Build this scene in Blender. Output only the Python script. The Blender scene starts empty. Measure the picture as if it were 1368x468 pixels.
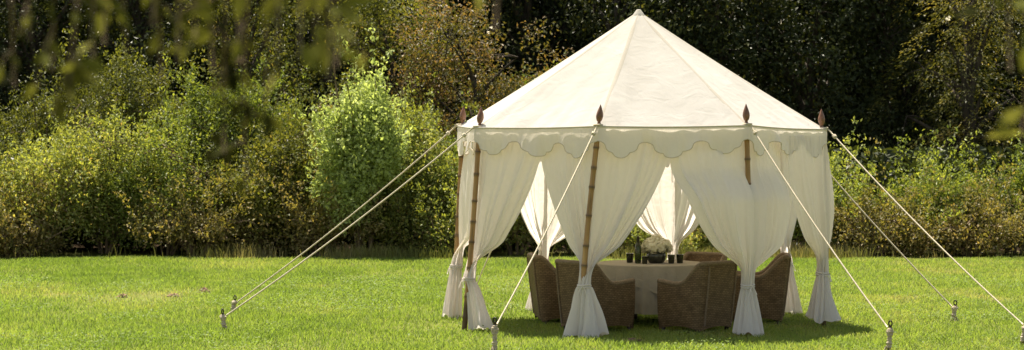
import bpy, math, random
import numpy as np
from mathutils import Vector

rng = np.random.default_rng(7)
random.seed(7)
scene = bpy.context.scene
COL = scene.collection
PI = math.pi
R_ = math.radians

# ------------------------------------------------------------------ camera numbers
F = 3185.0          # focal length in pixels of a 1368 px wide frame
H = 2.3             # eye height
HOR = 170.0         # image row of the horizon


def at(x, y, d):
    return np.array([(x - 684.0) / F * d, d, H - (y - HOR) / F * d])


def gnd(x, y):
    d = H * F / (y - HOR)
    return np.array([(x - 684.0) / F * d, d, 0.0])


# ------------------------------------------------------------------ helpers
def tag(o, label=None, cat=None, group=None, kind=None):
    if label: o['label'] = label
    if cat: o['category'] = cat
    if group: o['group'] = group
    if kind: o['kind'] = kind
    return o


def thing(name, label, cat, loc=(0, 0, 0), rotz=0.0, group=None):
    o = bpy.data.objects.new(name, None)
    o.empty_display_size = 0.1
    COL.objects.link(o)
    o.location = loc
    o.rotation_euler = (0, 0, rotz)
    return tag(o, label, cat, group)


def obj(name, V, Fc, mat, parent=None, origin=None, smooth=True, fattr=None, pattr=None):
    """one mesh object; V in world space when origin is given (then made local to it)"""
    V = np.asarray(V, dtype=np.float64)
    if origin is not None:
        V = V - np.asarray(origin)
    me = bpy.data.meshes.new(name)
    if isinstance(Fc, np.ndarray):
        nf, k = Fc.shape
        me.vertices.add(len(V))
        me.vertices.foreach_set('co', V.astype(np.float32).ravel())
        me.loops.add(nf * k)
        me.loops.foreach_set('vertex_index', Fc.astype(np.int32).ravel())
        me.polygons.add(nf)
        me.polygons.foreach_set('loop_start', np.arange(0, nf * k, k, dtype=np.int32))
        me.polygons.foreach_set('loop_total', np.full(nf, k, dtype=np.int32))
        me.update(calc_edges=True)
    else:
        me.from_pydata(V.tolist(), [], Fc)
        me.update()
    n = len(me.polygons)
    me.polygons.foreach_set('use_smooth', np.full(n, bool(smooth)))
    for nm, a in (fattr or {}).items():
        at_ = me.attributes.new(nm, 'FLOAT', 'FACE')
        at_.data.foreach_set('value', np.asarray(a, dtype=np.float32))
    for nm, a in (pattr or {}).items():
        at_ = me.attributes.new(nm, 'FLOAT', 'POINT')
        at_.data.foreach_set('value', np.asarray(a, dtype=np.float32))
    me.materials.append(mat)
    o = bpy.data.objects.new(name, me)
    COL.objects.link(o)
    if parent is not None:
        o.parent = parent
    elif origin is not None:
        o.location = origin
    return o


def dup(root, loc, rotz, label=None):
    r = root.copy(); COL.objects.link(r)
    r.location = loc; r.rotation_euler = (0, 0, rotz)
    if label: r['label'] = label
    for ch in list(root.children):
        c = ch.copy(); COL.objects.link(c); c.parent = r
        for g in list(ch.children):
            d = g.copy(); COL.objects.link(d); d.parent = c
    return r


def grid_faces(nv, nu, close_u=False):
    i = np.arange(nv - 1)[:, None]
    m = nu if close_u else nu - 1
    j = np.arange(m)[None, :]
    j2 = (j + 1) % nu
    a = i * nu + j; b = i * nu + j2; c = (i + 1) * nu + j2; d = (i + 1) * nu + j
    return np.stack([a, b, c, d], -1).reshape(-1, 4)


def join(parts):
    """parts: list of (V, F) with the same polygon size"""
    Vs, Fs, off = [], [], 0
    for V, Fc in parts:
        Vs.append(V); Fs.append(Fc + off); off += len(V)
    return np.concatenate(Vs), np.concatenate(Fs)


def tube(P, r, n=8, close=False, caps=True):
    P = np.asarray(P, float); m = len(P)
    r = np.broadcast_to(np.asarray(r, float), (m,))
    T = np.gradient(P, axis=0) if not close else np.roll(P, -1, 0) - np.roll(P, 1, 0)
    T /= np.linalg.norm(T, axis=1)[:, None] + 1e-12
    up = np.array([0, 0, 1.0]) if abs(T[0, 2]) < 0.9 else np.array([1.0, 0, 0])
    N = np.zeros_like(P)
    v = up - T[0] * (up @ T[0]); v /= np.linalg.norm(v)
    for i in range(m):
        v = v - T[i] * (v @ T[i]); v /= np.linalg.norm(v) + 1e-12
        N[i] = v
    B = np.cross(T, N)
    a = np.arange(n) / n * 2 * PI
    V = P[:, None] + r[:, None, None] * (np.cos(a)[None, :, None] * N[:, None] + np.sin(a)[None, :, None] * B[:, None])
    V = V.reshape(-1, 3)
    if close:
        i = np.arange(m)[:, None]; j = np.arange(n)[None, :]
        i2 = (i + 1) % m; j2 = (j + 1) % n
        Fc = np.stack([i * n + j, i2 * n + j, i2 * n + j2, i * n + j2], -1).reshape(-1, 4)
        return V, Fc
    Fc = grid_faces(m, n, True)[:, ::-1]
    if caps:
        k = len(V)
        V = np.concatenate([V, P[:1], P[-1:]])
        j = np.arange(n); j2 = (j + 1) % n
        c0 = np.stack([np.full(n, k), j2, j, np.full(n, k)], -1)
        # quads that fold to triangles would be degenerate, so cap with pairs
        half = np.arange(0, n, 2)
        c0 = np.stack([np.full(len(half), k), (half + 2) % n, (half + 1) % n, half], -1)
        o_ = (m - 1) * n
        c1 = np.stack([np.full(len(half), k + 1), o_ + half, o_ + (half + 1) % n, o_ + (half + 2) % n], -1)
        Fc = np.concatenate([Fc, c0, c1])
    return V, Fc


def lathe(prof, n=24, c=(0, 0, 0)):
    """prof: (r, z) rows from bottom to top"""
    prof = np.asarray(prof, float)
    a = np.arange(n) / n * 2 * PI
    V = np.stack([prof[:, 0][:, None] * np.cos(a), prof[:, 0][:, None] * np.sin(a),
                  np.repeat(prof[:, 1][:, None], n, 1)], -1).reshape(-1, 3) + np.asarray(c)
    return V, grid_faces(len(prof), n, True)


def box(x0, x1, y0, y1, z0, z1):
    V = np.array([[x, y, z] for z in (z0, z1) for y in (y0, y1) for x in (x0, x1)], float)
    Fc = np.array([[0, 2, 3, 1], [4, 5, 7, 6], [0, 1, 5, 4], [2, 6, 7, 3], [0, 4, 6, 2], [1, 3, 7, 5]])
    return V, Fc


def sstep(a, b, x):
    t = np.clip((x - a) / (b - a), 0, 1)
    return t * t * (3 - 2 * t)


# ------------------------------------------------------------------ materials
def new_mat(name):
    m = bpy.data.materials.new(name); m.use_nodes = True
    nt = m.node_tree; nt.nodes.clear()
    out = nt.nodes.new('ShaderNodeOutputMaterial')
    return m, nt, out


def nd(nt, t, **kw):
    n = nt.nodes.new(t)
    for k, v in kw.items():
        if k in n.inputs: n.inputs[k].default_value = v
        else: setattr(n, k, v)
    return n


def ramp(nt, stops):
    n = nt.nodes.new('ShaderNodeValToRGB')
    e = n.color_ramp.elements
    while len(e) < len(stops): e.new(0.5)
    for el, (p, c) in zip(e, stops):
        el.position = p; el.color = (*c, 1)
    return n


def simple(name, c1, c2, scale=20, rough=0.7, bump=0.2, bscale=None, spec=0.3, stretch=(1, 1, 1), dist=0.01, metal=0.0):
    m, nt, out = new_mat(name)
    tc = nd(nt, 'ShaderNodeTexCoord'); mp = nd(nt, 'ShaderNodeMapping'); mp.inputs['Scale'].default_value = stretch
    nt.links.new(tc.outputs['Object'], mp.inputs[0])
    nz = nd(nt, 'ShaderNodeTexNoise', Scale=scale, Detail=5.0)
    nt.links.new(mp.outputs[0], nz.inputs['Vector'])
    cr = ramp(nt, [(0.3, c1), (0.7, c2)])
    nt.links.new(nz.outputs['Fac'], cr.inputs[0])
    p = nd(nt, 'ShaderNodeBsdfPrincipled', Roughness=rough, Metallic=metal)
    p.inputs['Specular IOR Level'].default_value = spec
    nt.links.new(cr.outputs[0], p.inputs['Base Color'])
    if bump:
        n2 = nd(nt, 'ShaderNodeTexNoise', Scale=bscale or scale * 2, Detail=4.0)
        nt.links.new(mp.outputs[0], n2.inputs['Vector'])
        b = nd(nt, 'ShaderNodeBump', Strength=bump, Distance=dist)
        nt.links.new(n2.outputs['Fac'], b.inputs['Height'])
        nt.links.new(b.outputs[0], p.inputs['Normal'])
    nt.links.new(p.outputs[0], out.inputs[0])
    return m


def leaf_mat(name, stops, trans=0.35, tcol=None, rough=0.5, spec=0.35):
    m, nt, out = new_mat(name)
    a = nd(nt, 'ShaderNodeAttribute'); a.attribute_name = 'tint'
    cr = ramp(nt, stops)
    nt.links.new(a.outputs['Fac'], cr.inputs[0])
    p = nd(nt, 'ShaderNodeBsdfPrincipled', Roughness=rough)
    p.inputs['Specular IOR Level'].default_value = spec
    nt.links.new(cr.outputs[0], p.inputs['Base Color'])
    t = nd(nt, 'ShaderNodeBsdfTranslucent')
    mixc = nd(nt, 'ShaderNodeMixRGB', blend_type='MULTIPLY')
    mixc.inputs[0].default_value = 1.0
    mixc.inputs[2].default_value = (*(tcol or (1.5, 1.35, 0.5)), 1)
    nt.links.new(cr.outputs[0], mixc.inputs[1])
    nt.links.new(mixc.outputs[0], t.inputs[0])
    mx = nd(nt, 'ShaderNodeMixShader'); mx.inputs[0].default_value = trans
    nt.links.new(p.outputs[0], mx.inputs[1]); nt.links.new(t.outputs[0], mx.inputs[2])
    nt.links.new(mx.outputs[0], out.inputs[0])
    return m


def cloth_mat(name, c1, c2, trans, wrinkle=0.3, wscale=6.0, tcol=None, stain=None):
    m, nt, out = new_mat(name)
    tc = nd(nt, 'ShaderNodeTexCoord')
    nz = nd(nt, 'ShaderNodeTexNoise', Scale=2.2, Detail=6.0)
    nt.links.new(tc.outputs['Object'], nz.inputs['Vector'])
    cr = ramp(nt, [(0.3, c1), (0.7, c2)])
    nt.links.new(nz.outputs['Fac'], cr.inputs[0])
    w1 = nd(nt, 'ShaderNodeTexNoise', Scale=wscale, Detail=5.0, Distortion=1.2)
    nt.links.new(tc.outputs['Object'], w1.inputs['Vector'])
    b = nd(nt, 'ShaderNodeBump', Strength=wrinkle, Distance=0.03)
    nt.links.new(w1.outputs['Fac'], b.inputs['Height'])
    w2 = nd(nt, 'ShaderNodeTexNoise', Scale=420.0, Detail=2.0)
    nt.links.new(tc.outputs['Object'], w2.inputs['Vector'])
    b2 = nd(nt, 'ShaderNodeBump', Strength=0.12, Distance=0.002)
    nt.links.new(w2.outputs['Fac'], b2.inputs['Height'])
    nt.links.new(b.outputs[0], b2.inputs['Normal'])
    col = cr.outputs[0]
    p = nd(nt, 'ShaderNodeBsdfDiffuse', Roughness=0.6)
    nt.links.new(col, p.inputs[0]); nt.links.new(b2.outputs[0], p.inputs['Normal'])
    t = nd(nt, 'ShaderNodeBsdfTranslucent')
    t.inputs[0].default_value = (*(tcol or (0.86, 0.78, 0.6)), 1)
    nt.links.new(b2.outputs[0], t.inputs['Normal'])
    mx = nd(nt, 'ShaderNodeMixShader'); mx.inputs[0].default_value = trans
    nt.links.new(p.outputs[0], mx.inputs[1]); nt.links.new(t.outputs[0], mx.inputs[2])
    nt.links.new(mx.outputs[0], out.inputs[0])
    return m


M = {}
M['roof'] = cloth_mat('roof_canvas', (0.575, 0.55, 0.52), (0.65, 0.63, 0.60), 0.22, 0.5, 4.0)
M['seam'] = cloth_mat('seam_canvas', (0.50, 0.46, 0.39), (0.55, 0.51, 0.44), 0.08, 0.2, 9.0)
M['curtain'] = cloth_mat('curtain_muslin', (0.80, 0.76, 0.73), (0.84, 0.80, 0.775), 0.48, 0.3, 7.0, (0.88, 0.83, 0.78))
M['valance'] = cloth_mat('valance_canvas', (0.80, 0.745, 0.70), (0.83, 0.785, 0.74), 0.34, 0.35, 8.0, (0.84, 0.77, 0.68))
M['trim'] = simple('braid_trim', (0.52, 0.44, 0.33), (0.62, 0.54, 0.43), 60, 0.9, 0.3)
M['rope'] = simple('cotton_rope', (0.50, 0.43, 0.31), (0.64, 0.57, 0.44), 90, 0.95, 0.8, 160)
M['wrap'] = simple('rope_binding', (0.33, 0.27, 0.19), (0.52, 0.45, 0.34), 40, 0.95, 0.9, 70)
M['iron'] = simple('black_iron', (0.02, 0.018, 0.016), (0.05, 0.045, 0.04), 40, 0.5, 0.3, metal=0.6)
M['finial'] = simple('carved_wood', (0.10, 0.045, 0.022), (0.20, 0.085, 0.04), 40, 0.45, 0.3, spec=0.5)
M['linen'] = cloth_mat('table_linen', (0.40, 0.35, 0.28), (0.46, 0.41, 0.335), 0.10, 0.5, 9.0, (0.44, 0.38, 0.3))
M['cushion'] = cloth_mat('cushion_fabric', (0.50, 0.44, 0.34), (0.56, 0.5, 0.4), 0.0, 0.4, 9.0)
M['darkwood'] = simple('dark_wood', (0.03, 0.02, 0.014), (0.06, 0.04, 0.026), 20, 0.5, 0.2, stretch=(1, 1, 0.1))
M['bark'] = simple('bark', (0.028, 0.022, 0.016), (0.075, 0.058, 0.042), 9, 0.95, 0.9, 16, stretch=(1, 1, 0.25), dist=0.03)
M['twig'] = simple('twig_bark', (0.10, 0.07, 0.045), (0.20, 0.145, 0.09), 9, 0.95, 0.6, 16, stretch=(1, 1, 0.3))
M['soil'] = simple('bare_soil', (0.13, 0.08, 0.05), (0.24, 0.16, 0.10), 30, 0.95, 1.0, 50, dist=0.02)
M['foil'] = simple('bottle_foil', (0.04, 0.035, 0.03), (0.06, 0.05, 0.04), 40, 0.4, 0.1, metal=0.5)
M['glaze'] = simple('dark_glaze', (0.022, 0.024, 0.018), (0.045, 0.045, 0.035), 14, 0.25, 0.1, spec=0.6)
M['petal'] = leaf_mat('petal', [(0.0, (0.72, 0.67, 0.50)), (0.5, (0.84, 0.80, 0.66)), (1.0, (0.88, 0.86, 0.78))], 0.25, (1, 1, 0.9), 0.7, 0.2)


def glassy(name, c):
    m, nt, out = new_mat(name)
    p = nd(nt, 'ShaderNodeBsdfPrincipled', Roughness=0.06)
    p.inputs['Base Color'].default_value = (*c, 1)
    p.inputs['Specular IOR Level'].default_value = 0.6
    p.inputs['Transmission Weight'].default_value = 0.75
    p.inputs['IOR'].default_value = 1.45
    nz = nd(nt, 'ShaderNodeTexNoise', Scale=18.0)
    b = nd(nt, 'ShaderNodeBump', Strength=0.04, Distance=0.01)
    nt.links.new(nz.outputs['Fac'], b.inputs['Height']); nt.links.new(b.outputs[0], p.inputs['Normal'])
    nt.links.new(p.outputs[0], out.inputs[0])
    return m


M['bottle'] = glassy('bottle_glass', (0.035, 0.05, 0.02))
M['smoke'] = glassy('smoked_glass', (0.07, 0.075, 0.05))


def bamboo():
    m, nt, out = new_mat('bamboo')
    a = nd(nt, 'ShaderNodeAttribute'); a.attribute_name = 'node'
    tc = nd(nt, 'ShaderNodeTexCoord'); mp = nd(nt, 'ShaderNodeMapping'); mp.inputs['Scale'].default_value = (30, 30, 2.5)
    nt.links.new(tc.outputs['Object'], mp.inputs[0])
    nz = nd(nt, 'ShaderNodeTexNoise', Scale=1.0, Detail=5.0)
    nt.links.new(mp.outputs[0], nz.inputs['Vector'])
    cr = ramp(nt, [(0.25, (0.17, 0.085, 0.027)), (0.55, (0.33, 0.18, 0.06)), (0.8, (0.44, 0.27, 0.105))])
    nt.links.new(nz.outputs['Fac'], cr.inputs[0])
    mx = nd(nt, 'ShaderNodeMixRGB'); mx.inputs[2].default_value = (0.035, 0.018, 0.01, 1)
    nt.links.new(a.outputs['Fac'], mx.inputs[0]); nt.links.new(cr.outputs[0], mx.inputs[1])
    p = nd(nt, 'ShaderNodeBsdfPrincipled', Roughness=0.4)
    nt.links.new(mx.outputs[0], p.inputs['Base Color'])
    nt.links.new(p.outputs[0], out.inputs[0])
    return m


M['bamboo'] = bamboo()


def wicker():
    m, nt, out = new_mat('wicker')
    tc = nd(nt, 'ShaderNodeTexCoord')
    sx = nd(nt, 'ShaderNodeSeparateXYZ'); nt.links.new(tc.outputs['Object'], sx.inputs[0])
    au_ = nd(nt, 'ShaderNodeAttribute'); au_.attribute_name = 'wu'
    cb = nd(nt, 'ShaderNodeCombineXYZ')
    nt.links.new(au_.outputs['Fac'], cb.inputs[0]); nt.links.new(sx.outputs['Z'], cb.inputs[1])
    mu = nd(nt, 'ShaderNodeTexBrick', Scale=1.0)
    mu.inputs['Color1'].default_value = (0.75, 0.75, 0.75, 1); mu.inputs['Color2'].default_value = (0.45, 0.45, 0.45, 1); mu.inputs['Mortar'].default_value = (0.24, 0.24, 0.24, 1)
    mu.inputs['Brick Width'].default_value = 0.044; mu.inputs['Row Height'].default_value = 0.019; mu.inputs['Mortar Size'].default_value = 0.0032
    nt.links.new(cb.outputs[0], mu.inputs['Vector'])
    nz = nd(nt, 'ShaderNodeTexNoise', Scale=14.0, Detail=6.0)
    nt.links.new(tc.outputs['Object'], nz.inputs['Vector'])
    ad = nd(nt, 'ShaderNodeMixRGB'); ad.inputs[0].default_value = 0.40; nt.links.new(mu.outputs['Color'], ad.inputs[1]); nt.links.new(nz.outputs['Fac'], ad.inputs[2])
    cr = ramp(nt, [(0.25, (0.050, 0.029, 0.012)), (0.48, (0.120, 0.073, 0.033)), (0.70, (0.195, 0.126, 0.064))])
    nt.links.new(ad.outputs[0], cr.inputs[0])
    p = nd(nt, 'ShaderNodeBsdfPrincipled', Roughness=0.6)
    p.inputs['Specular IOR Level'].default_value = 0.3
    nt.links.new(cr.outputs[0], p.inputs['Base Color'])
    b = nd(nt, 'ShaderNodeBump', Strength=0.35, Distance=0.004)
    nt.links.new(mu.outputs['Color'], b.inputs['Height']); nt.links.new(b.outputs[0], p.inputs['Normal'])
    nt.links.new(p.outputs[0], out.inputs[0])
    return m


M['wicker'] = wicker()
M['braid'] = simple('braided_cane', (0.12, 0.08, 0.046), (0.22, 0.155, 0.095), 60, 0.55, 0.6, 120)

# leaf colours (tuned by eye, picked by tint)
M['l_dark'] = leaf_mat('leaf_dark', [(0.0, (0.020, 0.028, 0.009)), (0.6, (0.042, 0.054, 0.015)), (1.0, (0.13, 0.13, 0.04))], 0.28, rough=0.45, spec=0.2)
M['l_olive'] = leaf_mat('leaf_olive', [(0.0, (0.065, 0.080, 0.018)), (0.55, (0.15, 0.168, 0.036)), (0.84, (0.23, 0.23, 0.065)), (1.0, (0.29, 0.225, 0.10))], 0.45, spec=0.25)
M['l_copper'] = leaf_mat('leaf_copper', [(0.0, (0.06, 0.070, 0.018)), (0.4, (0.115, 0.105, 0.032)), (0.8, (0.18, 0.118, 0.052)), (1.0, (0.24, 0.165, 0.085))], 0.42, spec=0.25)
M['l_lime'] = leaf_mat('leaf_lime', [(0.0, (0.20, 0.25, 0.065)), (0.5, (0.37, 0.435, 0.155)), (1.0, (0.48, 0.52, 0.26))], 0.5, (1.3, 1.3, 0.75), spec=0.25)
M['l_green'] = leaf_mat('leaf_green', [(0.0, (0.08, 0.115, 0.024)), (0.5, (0.20, 0.255, 0.058)), (0.82, (0.30, 0.34, 0.10)), (1.0, (0.32, 0.25, 0.11))], 0.48, spec=0.25)
M['l_yellow'] = leaf_mat('leaf_yellow', [(0.0, (0.12, 0.14, 0.03)), (0.5, (0.255, 0.305, 0.080)), (0.84, (0.37, 0.39, 0.15)), (1.0, (0.37, 0.28, 0.13))], 0.48, spec=0.25)
M['l_brown'] = leaf_mat('leaf_brown', [(0.0, (0.095, 0.10, 0.028)), (0.5, (0.20, 0.185, 0.058)), (1.0, (0.31, 0.24, 0.12))], 0.42, spec=0.25)
M['l_fir'] = leaf_mat('leaf_fir', [(0.0, (0.04, 0.055, 0.016)), (0.5, (0.15, 0.15, 0.04)), (1.0, (0.36, 0.31, 0.10))], 0.38, spec=0.2)
M['l_near'] = leaf_mat('leaf_near', [(0.0, (0.012, 0.014, 0.005)), (0.45, (0.12, 0.13, 0.032)), (1.0, (0.33, 0.31, 0.11))], 0.45, (1.3, 1.2, 0.6), spec=0.02, rough=0.8)
M['grass'] = leaf_mat('grass_blade', [(0.0, (0.115, 0.175, 0.032)), (0.45, (0.185, 0.25, 0.056)), (0.8, (0.26, 0.30, 0.09)), (1.0, (0.36, 0.31, 0.15))], 0.5, (1.3, 1.35, 0.6), 0.6, 0.25)
M['drygrass'] = leaf_mat('dry_grass_blade', [(0.0, (0.11, 0.13, 0.03)), (0.5, (0.20, 0.20, 0.055)), (1.0, (0.36, 0.30, 0.14))], 0.35, (1.2, 1.15, 0.7), 0.6, 0.25)


def ground_mat():
    m, nt, out = new_mat('meadow_ground')
    tc = nd(nt, 'ShaderNodeTexCoord')
    n1 = nd(nt, 'ShaderNodeTexNoise', Scale=0.5, Detail=8.0, Roughness=0.65)
    n2 = nd(nt, 'ShaderNodeTexNoise', Scale=14.0, Detail=6.0)
    for n in (n1, n2): nt.links.new(tc.outputs['Object'], n.inputs['Vector'])
    c1 = ramp(nt, [(0.3, (0.085, 0.105, 0.018)), (0.55, (0.13, 0.15, 0.03)), (0.75, (0.19, 0.16, 0.06))])
    nt.links.new(n1.outputs['Fac'], c1.inputs[0])
    c2 = ramp(nt, [(0.35, (0.06, 0.07, 0.015)), (0.7, (0.16, 0.17, 0.045))])
    nt.links.new(n2.outputs['Fac'], c2.inputs[0])
    mx = nd(nt, 'ShaderNodeMixRGB'); mx.inputs[0].default_value = 0.5
    nt.links.new(c1.outputs[0], mx.inputs[1]); nt.links.new(c2.outputs[0], mx.inputs[2])
    # leaf litter under the wood beyond the meadow edge
    sp = nd(nt, 'ShaderNodeSeparateXYZ'); nt.links.new(tc.outputs['Object'], sp.inputs[0])
    mr = nd(nt, 'ShaderNodeMapRange'); mr.inputs['From Min'].default_value = 43.0; mr.inputs['From Max'].default_value = 44.6
    nt.links.new(sp.outputs['Y'], mr.inputs['Value'])
    c3 = ramp(nt, [(0.3, (0.03, 0.02, 0.011)), (0.7, (0.085, 0.056, 0.03))])
    nt.links.new(n2.outputs['Fac'], c3.inputs[0])
    mx2 = nd(nt, 'ShaderNodeMixRGB')
    nt.links.new(mr.outputs[0], mx2.inputs[0]); nt.links.new(mx.outputs[0], mx2.inputs[1]); nt.links.new(c3.outputs[0], mx2.inputs[2])
    p = nd(nt, 'ShaderNodeBsdfPrincipled', Roughness=0.95)
    p.inputs['Specular IOR Level'].default_value = 0.1
    nt.links.new(mx2.outputs[0], p.inputs['Base Color'])
    b = nd(nt, 'ShaderNodeBump', Strength=0.8, Distance=0.05)
    nt.links.new(n2.outputs['Fac'], b.inputs['Height']); nt.links.new(b.outputs[0], p.inputs['Normal'])
    nt.links.new(p.outputs[0], out.inputs[0])
    return m


M['ground'] = ground_mat()

# ------------------------------------------------------------------ ground
V = np.array([[-600, -200, 0], [600, -200, 0], [600, 900, 0], [-600, 900, 0]], float)
tag(obj('ground', V, np.array([[0, 1, 2, 3]]), M['ground'], smooth=False), kind='structure')


def vnoise(x, y, seed=0):
    """cheap smooth value noise in [0,1]"""
    r = np.random.default_rng(seed).random((64, 64))
    xi = np.floor(x).astype(int); yi = np.floor(y).astype(int)
    fx = x - xi; fy = y - yi
    fx = fx * fx * (3 - 2 * fx); fy = fy * fy * (3 - 2 * fy)
    g = lambda a, b: r[a % 64, b % 64]
    return (g(xi, yi) * (1 - fx) * (1 - fy) + g(xi + 1, yi) * fx * (1 - fy) + g(xi, yi + 1) * (1 - fx) * fy + g(xi + 1, yi + 1) * fx * fy)


def bare(x, y):
    """0..1 how bare the soil is at a point of the meadow"""
    b = np.zeros_like(x)
    for cx, cy, rx, ry, s in BARE:
        b = np.maximum(b, s * np.exp(-(((x - cx) / rx) ** 2 + ((y - cy) / ry) ** 2)))
    return b


BARE = []
for px, py, rx, ry, s in ((205, 398, 0.62, 1.5, 0.95), (272, 391, 0.2, 0.6, 1.0), (150, 400, 0.3, 0.6, 0.8), (1330, 402, 0.32, 0.7, 0.85), (80, 395, .4, .5, .5), (520, 365, .5, .9, .5), (1240, 365, .6, .9, .5),
                          (1205, 402, 0.3, 0.5, 0.5), (1330, 458, 0.2, 0.2, 0.7), (845, 456, 0.18, 0.16, 1.0), (60, 420, .3, .3, .3), (420, 384, .5, .5, .45)):
    g = gnd(px, py); BARE.append((g[0], g[1], rx, ry, s))


def blades(n, x0, x1, y0, y1, h0, h1, w, name, mat, label, tintf, keep=None, lean=0.5, cone=True):
    x = rng.uniform(x0, x1, n * 2); y = y0 + (y1 - y0) * rng.random(n * 2)
    k = np.abs(x) < y * 0.235 + 3.2 if cone else np.ones_like(x, bool)
    if keep is not None: k &= rng.random(n * 2) < keep(x, y)
    x = x[k][:n]; y = y[k][:n]; n = len(x)
    tall = 0.6 + 0.8 * vnoise(x * 1.3 + 9, y * 1.3, 3)
    h = rng.uniform(h0, h1, n) * tall
    a = rng.uniform(0, 2 * PI, n); ln = rng.uniform(0.15, 1.0, n) * lean * h
    dx = np.cos(a) * ln; dy = np.sin(a) * ln
    t = rng.uniform(0, 2 * PI, n); wx = np.cos(t) * w * 0.5; wy = np.sin(t) * w * 0.5
    P0 = np.stack([x - wx, y - wy, np.full(n, -0.003)], -1)
    P1 = np.stack([x + wx, y + wy, np.full(n, -0.003)], -1)
    P2 = np.stack([x + wx * .8 + dx * .4, y + wy * .8 + dy * .4, h * .6], -1)
    P3 = np.stack([x - wx * .8 + dx * .4, y - wy * .8 + dy * .4, h * .6], -1)
    P4 = np.stack([x + dx + wx * .15, y + dy + wy * .15, h], -1)
    P5 = np.stack([x + dx - wx * .15, y + dy - wy * .15, h], -1)
    V = np.stack([P0, P1, P2, P3, P4, P5], 1).reshape(-1, 3)
    b = np.arange(n)[:, None] * 6
    Fc = np.stack([b + np.array([[0, 1, 2, 3]]), b + np.array([[3, 2, 4, 5]])], 1).reshape(-1, 4)
    tint = np.repeat(np.clip(tintf(x, y) + rng.normal(0, 0.13, n), 0, 1), 2)
    o = obj(name, V, Fc, mat, fattr={'tint': tint})
    return tag(o, label, 'grass', kind='stuff')


def lawn_tint(x, y):
    t = -0.02 + 0.55 * vnoise(x * .45, y * .3, 1) + 0.35 * vnoise(x * 2.6, y * 1.5, 2) + 0.1 * vnoise(x * 9, y * 5, 5)
    return np.clip(t, 0, 0.9) + 0.5 * bare(x, y)


blades(560000, -13, 13, 21.0, 41.9, 0.024, 0.060, 0.009, 'lawn_grass', M['grass'],
       'short bright green meadow grass covering the whole clearing', lawn_tint, keep=lambda x, y: (1 - 0.97 * bare(x, y)) * (y < 40.9 + 1.2 * vnoise(x * 1.7, y * 0.3, 21)) * (0.55 + 0.45 * sstep(0.2, 0.5, vnoise(x * .9, y * .5, 31))), lean=1.1)


# clover and other broad little leaves in patches through the lawn
n = 60000
x = rng.uniform(-8, 8, n); y = rng.uniform(23.8, 36, n)
kp = (rng.random(n) < sstep(0.42, 0.75, vnoise(x * 1.1 + 4, y * 0.7, 41)) * (1 - bare(x, y))) & (np.abs(x) < y * 0.23 + 0.6)
x, y = x[kp], y[kp]; n = len(x)
C = np.stack([x, y, rng.uniform(0.025, 0.075, n)], -1)
a = rng.uniform(0, 2 * PI, n)
D = np.stack([np.cos(a), np.sin(a), rng.normal(0, .25, n)], -1); D /= np.linalg.norm(D, axis=1)[:, None]
S = np.stack([-np.sin(a), np.cos(a), rng.normal(0, .25, n)], -1)
L = rng.uniform(0.008, 0.018, n)[:, None]
V = np.stack([C - D * L, C + S * L * .8, C + D * L, C - S * L * .8], 1).reshape(-1, 3)
tag(obj('clover', V, np.arange(n * 4).reshape(n, 4), M['grass'], fattr={'tint': np.clip(rng.normal(0.25, 0.18, n), 0, 0.62)}, smooth=False),
    'clover and small broad leaves in patches through the lawn', 'clover', kind='stuff')


def edge_keep(x, y):
    b = np.exp(-((x - 2.35) / 0.75) ** 2) + np.exp(-((x - 5.9) / 0.5) ** 2)
    return np.clip(vnoise(x * .8, y * .5, 11) * 2.4 - 1.1 + 1.4 * b, 0.02, 1)


blades(13000, -12, 12, 41.3, 43.0, 0.05, 0.27, 0.011, 'tall_grass', M['drygrass'],
       'uncut tall grass along the foot of the bushes', lambda x, y: 0.1 + 0.8 * vnoise(x * .7 + 3, y, 8), keep=edge_keep, lean=0.55)

# soil clods on the lawn
def clod(px, py, w, h, label):
    c = gnd(px, py)
    n, m = 22, 12
    th = np.arange(n) / n * 2 * PI; ph = np.linspace(0, PI / 2, m)
    r = 1 + 0.25 * rng.normal(size=(m, n)); r = (r + np.roll(r, 1, 1) + np.roll(r, -1, 1)) / 3
    X = np.sin(ph)[:, None] * np.cos(th) * w * r; Y = np.sin(ph)[:, None] * np.sin(th) * w * 0.8 * r
    Z = np.cos(ph)[:, None] * h * r * np.ones(n) - 0.01
    V = np.stack([X, Y, Z], -1).reshape(-1, 3)
    o = obj('soil_clod', V, grid_faces(m, n, True)[:, ::-1], M['soil'])
    o.location = c
    tag(o, label, 'soil', 'soil clods on the lawn')


clod(272, 392, 0.08, 0.075, 'largest brown soil clod on the lawn, just beyond the left stakes')
clod(231, 397, 0.09, 0.05, 'low flat brown soil clod between two others on the bare patch')
clod(163, 398, 0.07, 0.06, 'small brown soil clod on the grass farthest from the tent')
clod(845, 458, 0.12, 0.05, 'flat brown soil clod in the shade in front of the table')
clod(1332, 404, 0.12, 0.04, 'flat brown soil clod on the grass beyond the rightmost guy rope')

# ------------------------------------------------------------------ the tent
TX, TY = (853 - 684) / F * 28.0, 28.0
TR = 2.15
T0 = np.array([TX, TY, 0.0])
tent = thing('garden_tent', 'cream canvas eight sided garden tent with scalloped valance and tied curtains', 'tent', tuple(T0))
PHI = [-14.7, 30.3, 75.3, 120.3, 165.3, -149.7, -104.7, -59.7]


def rad(phi):
    return np.array([math.sin(R_(phi)), -math.cos(R_(phi)), 0.0])


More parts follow.
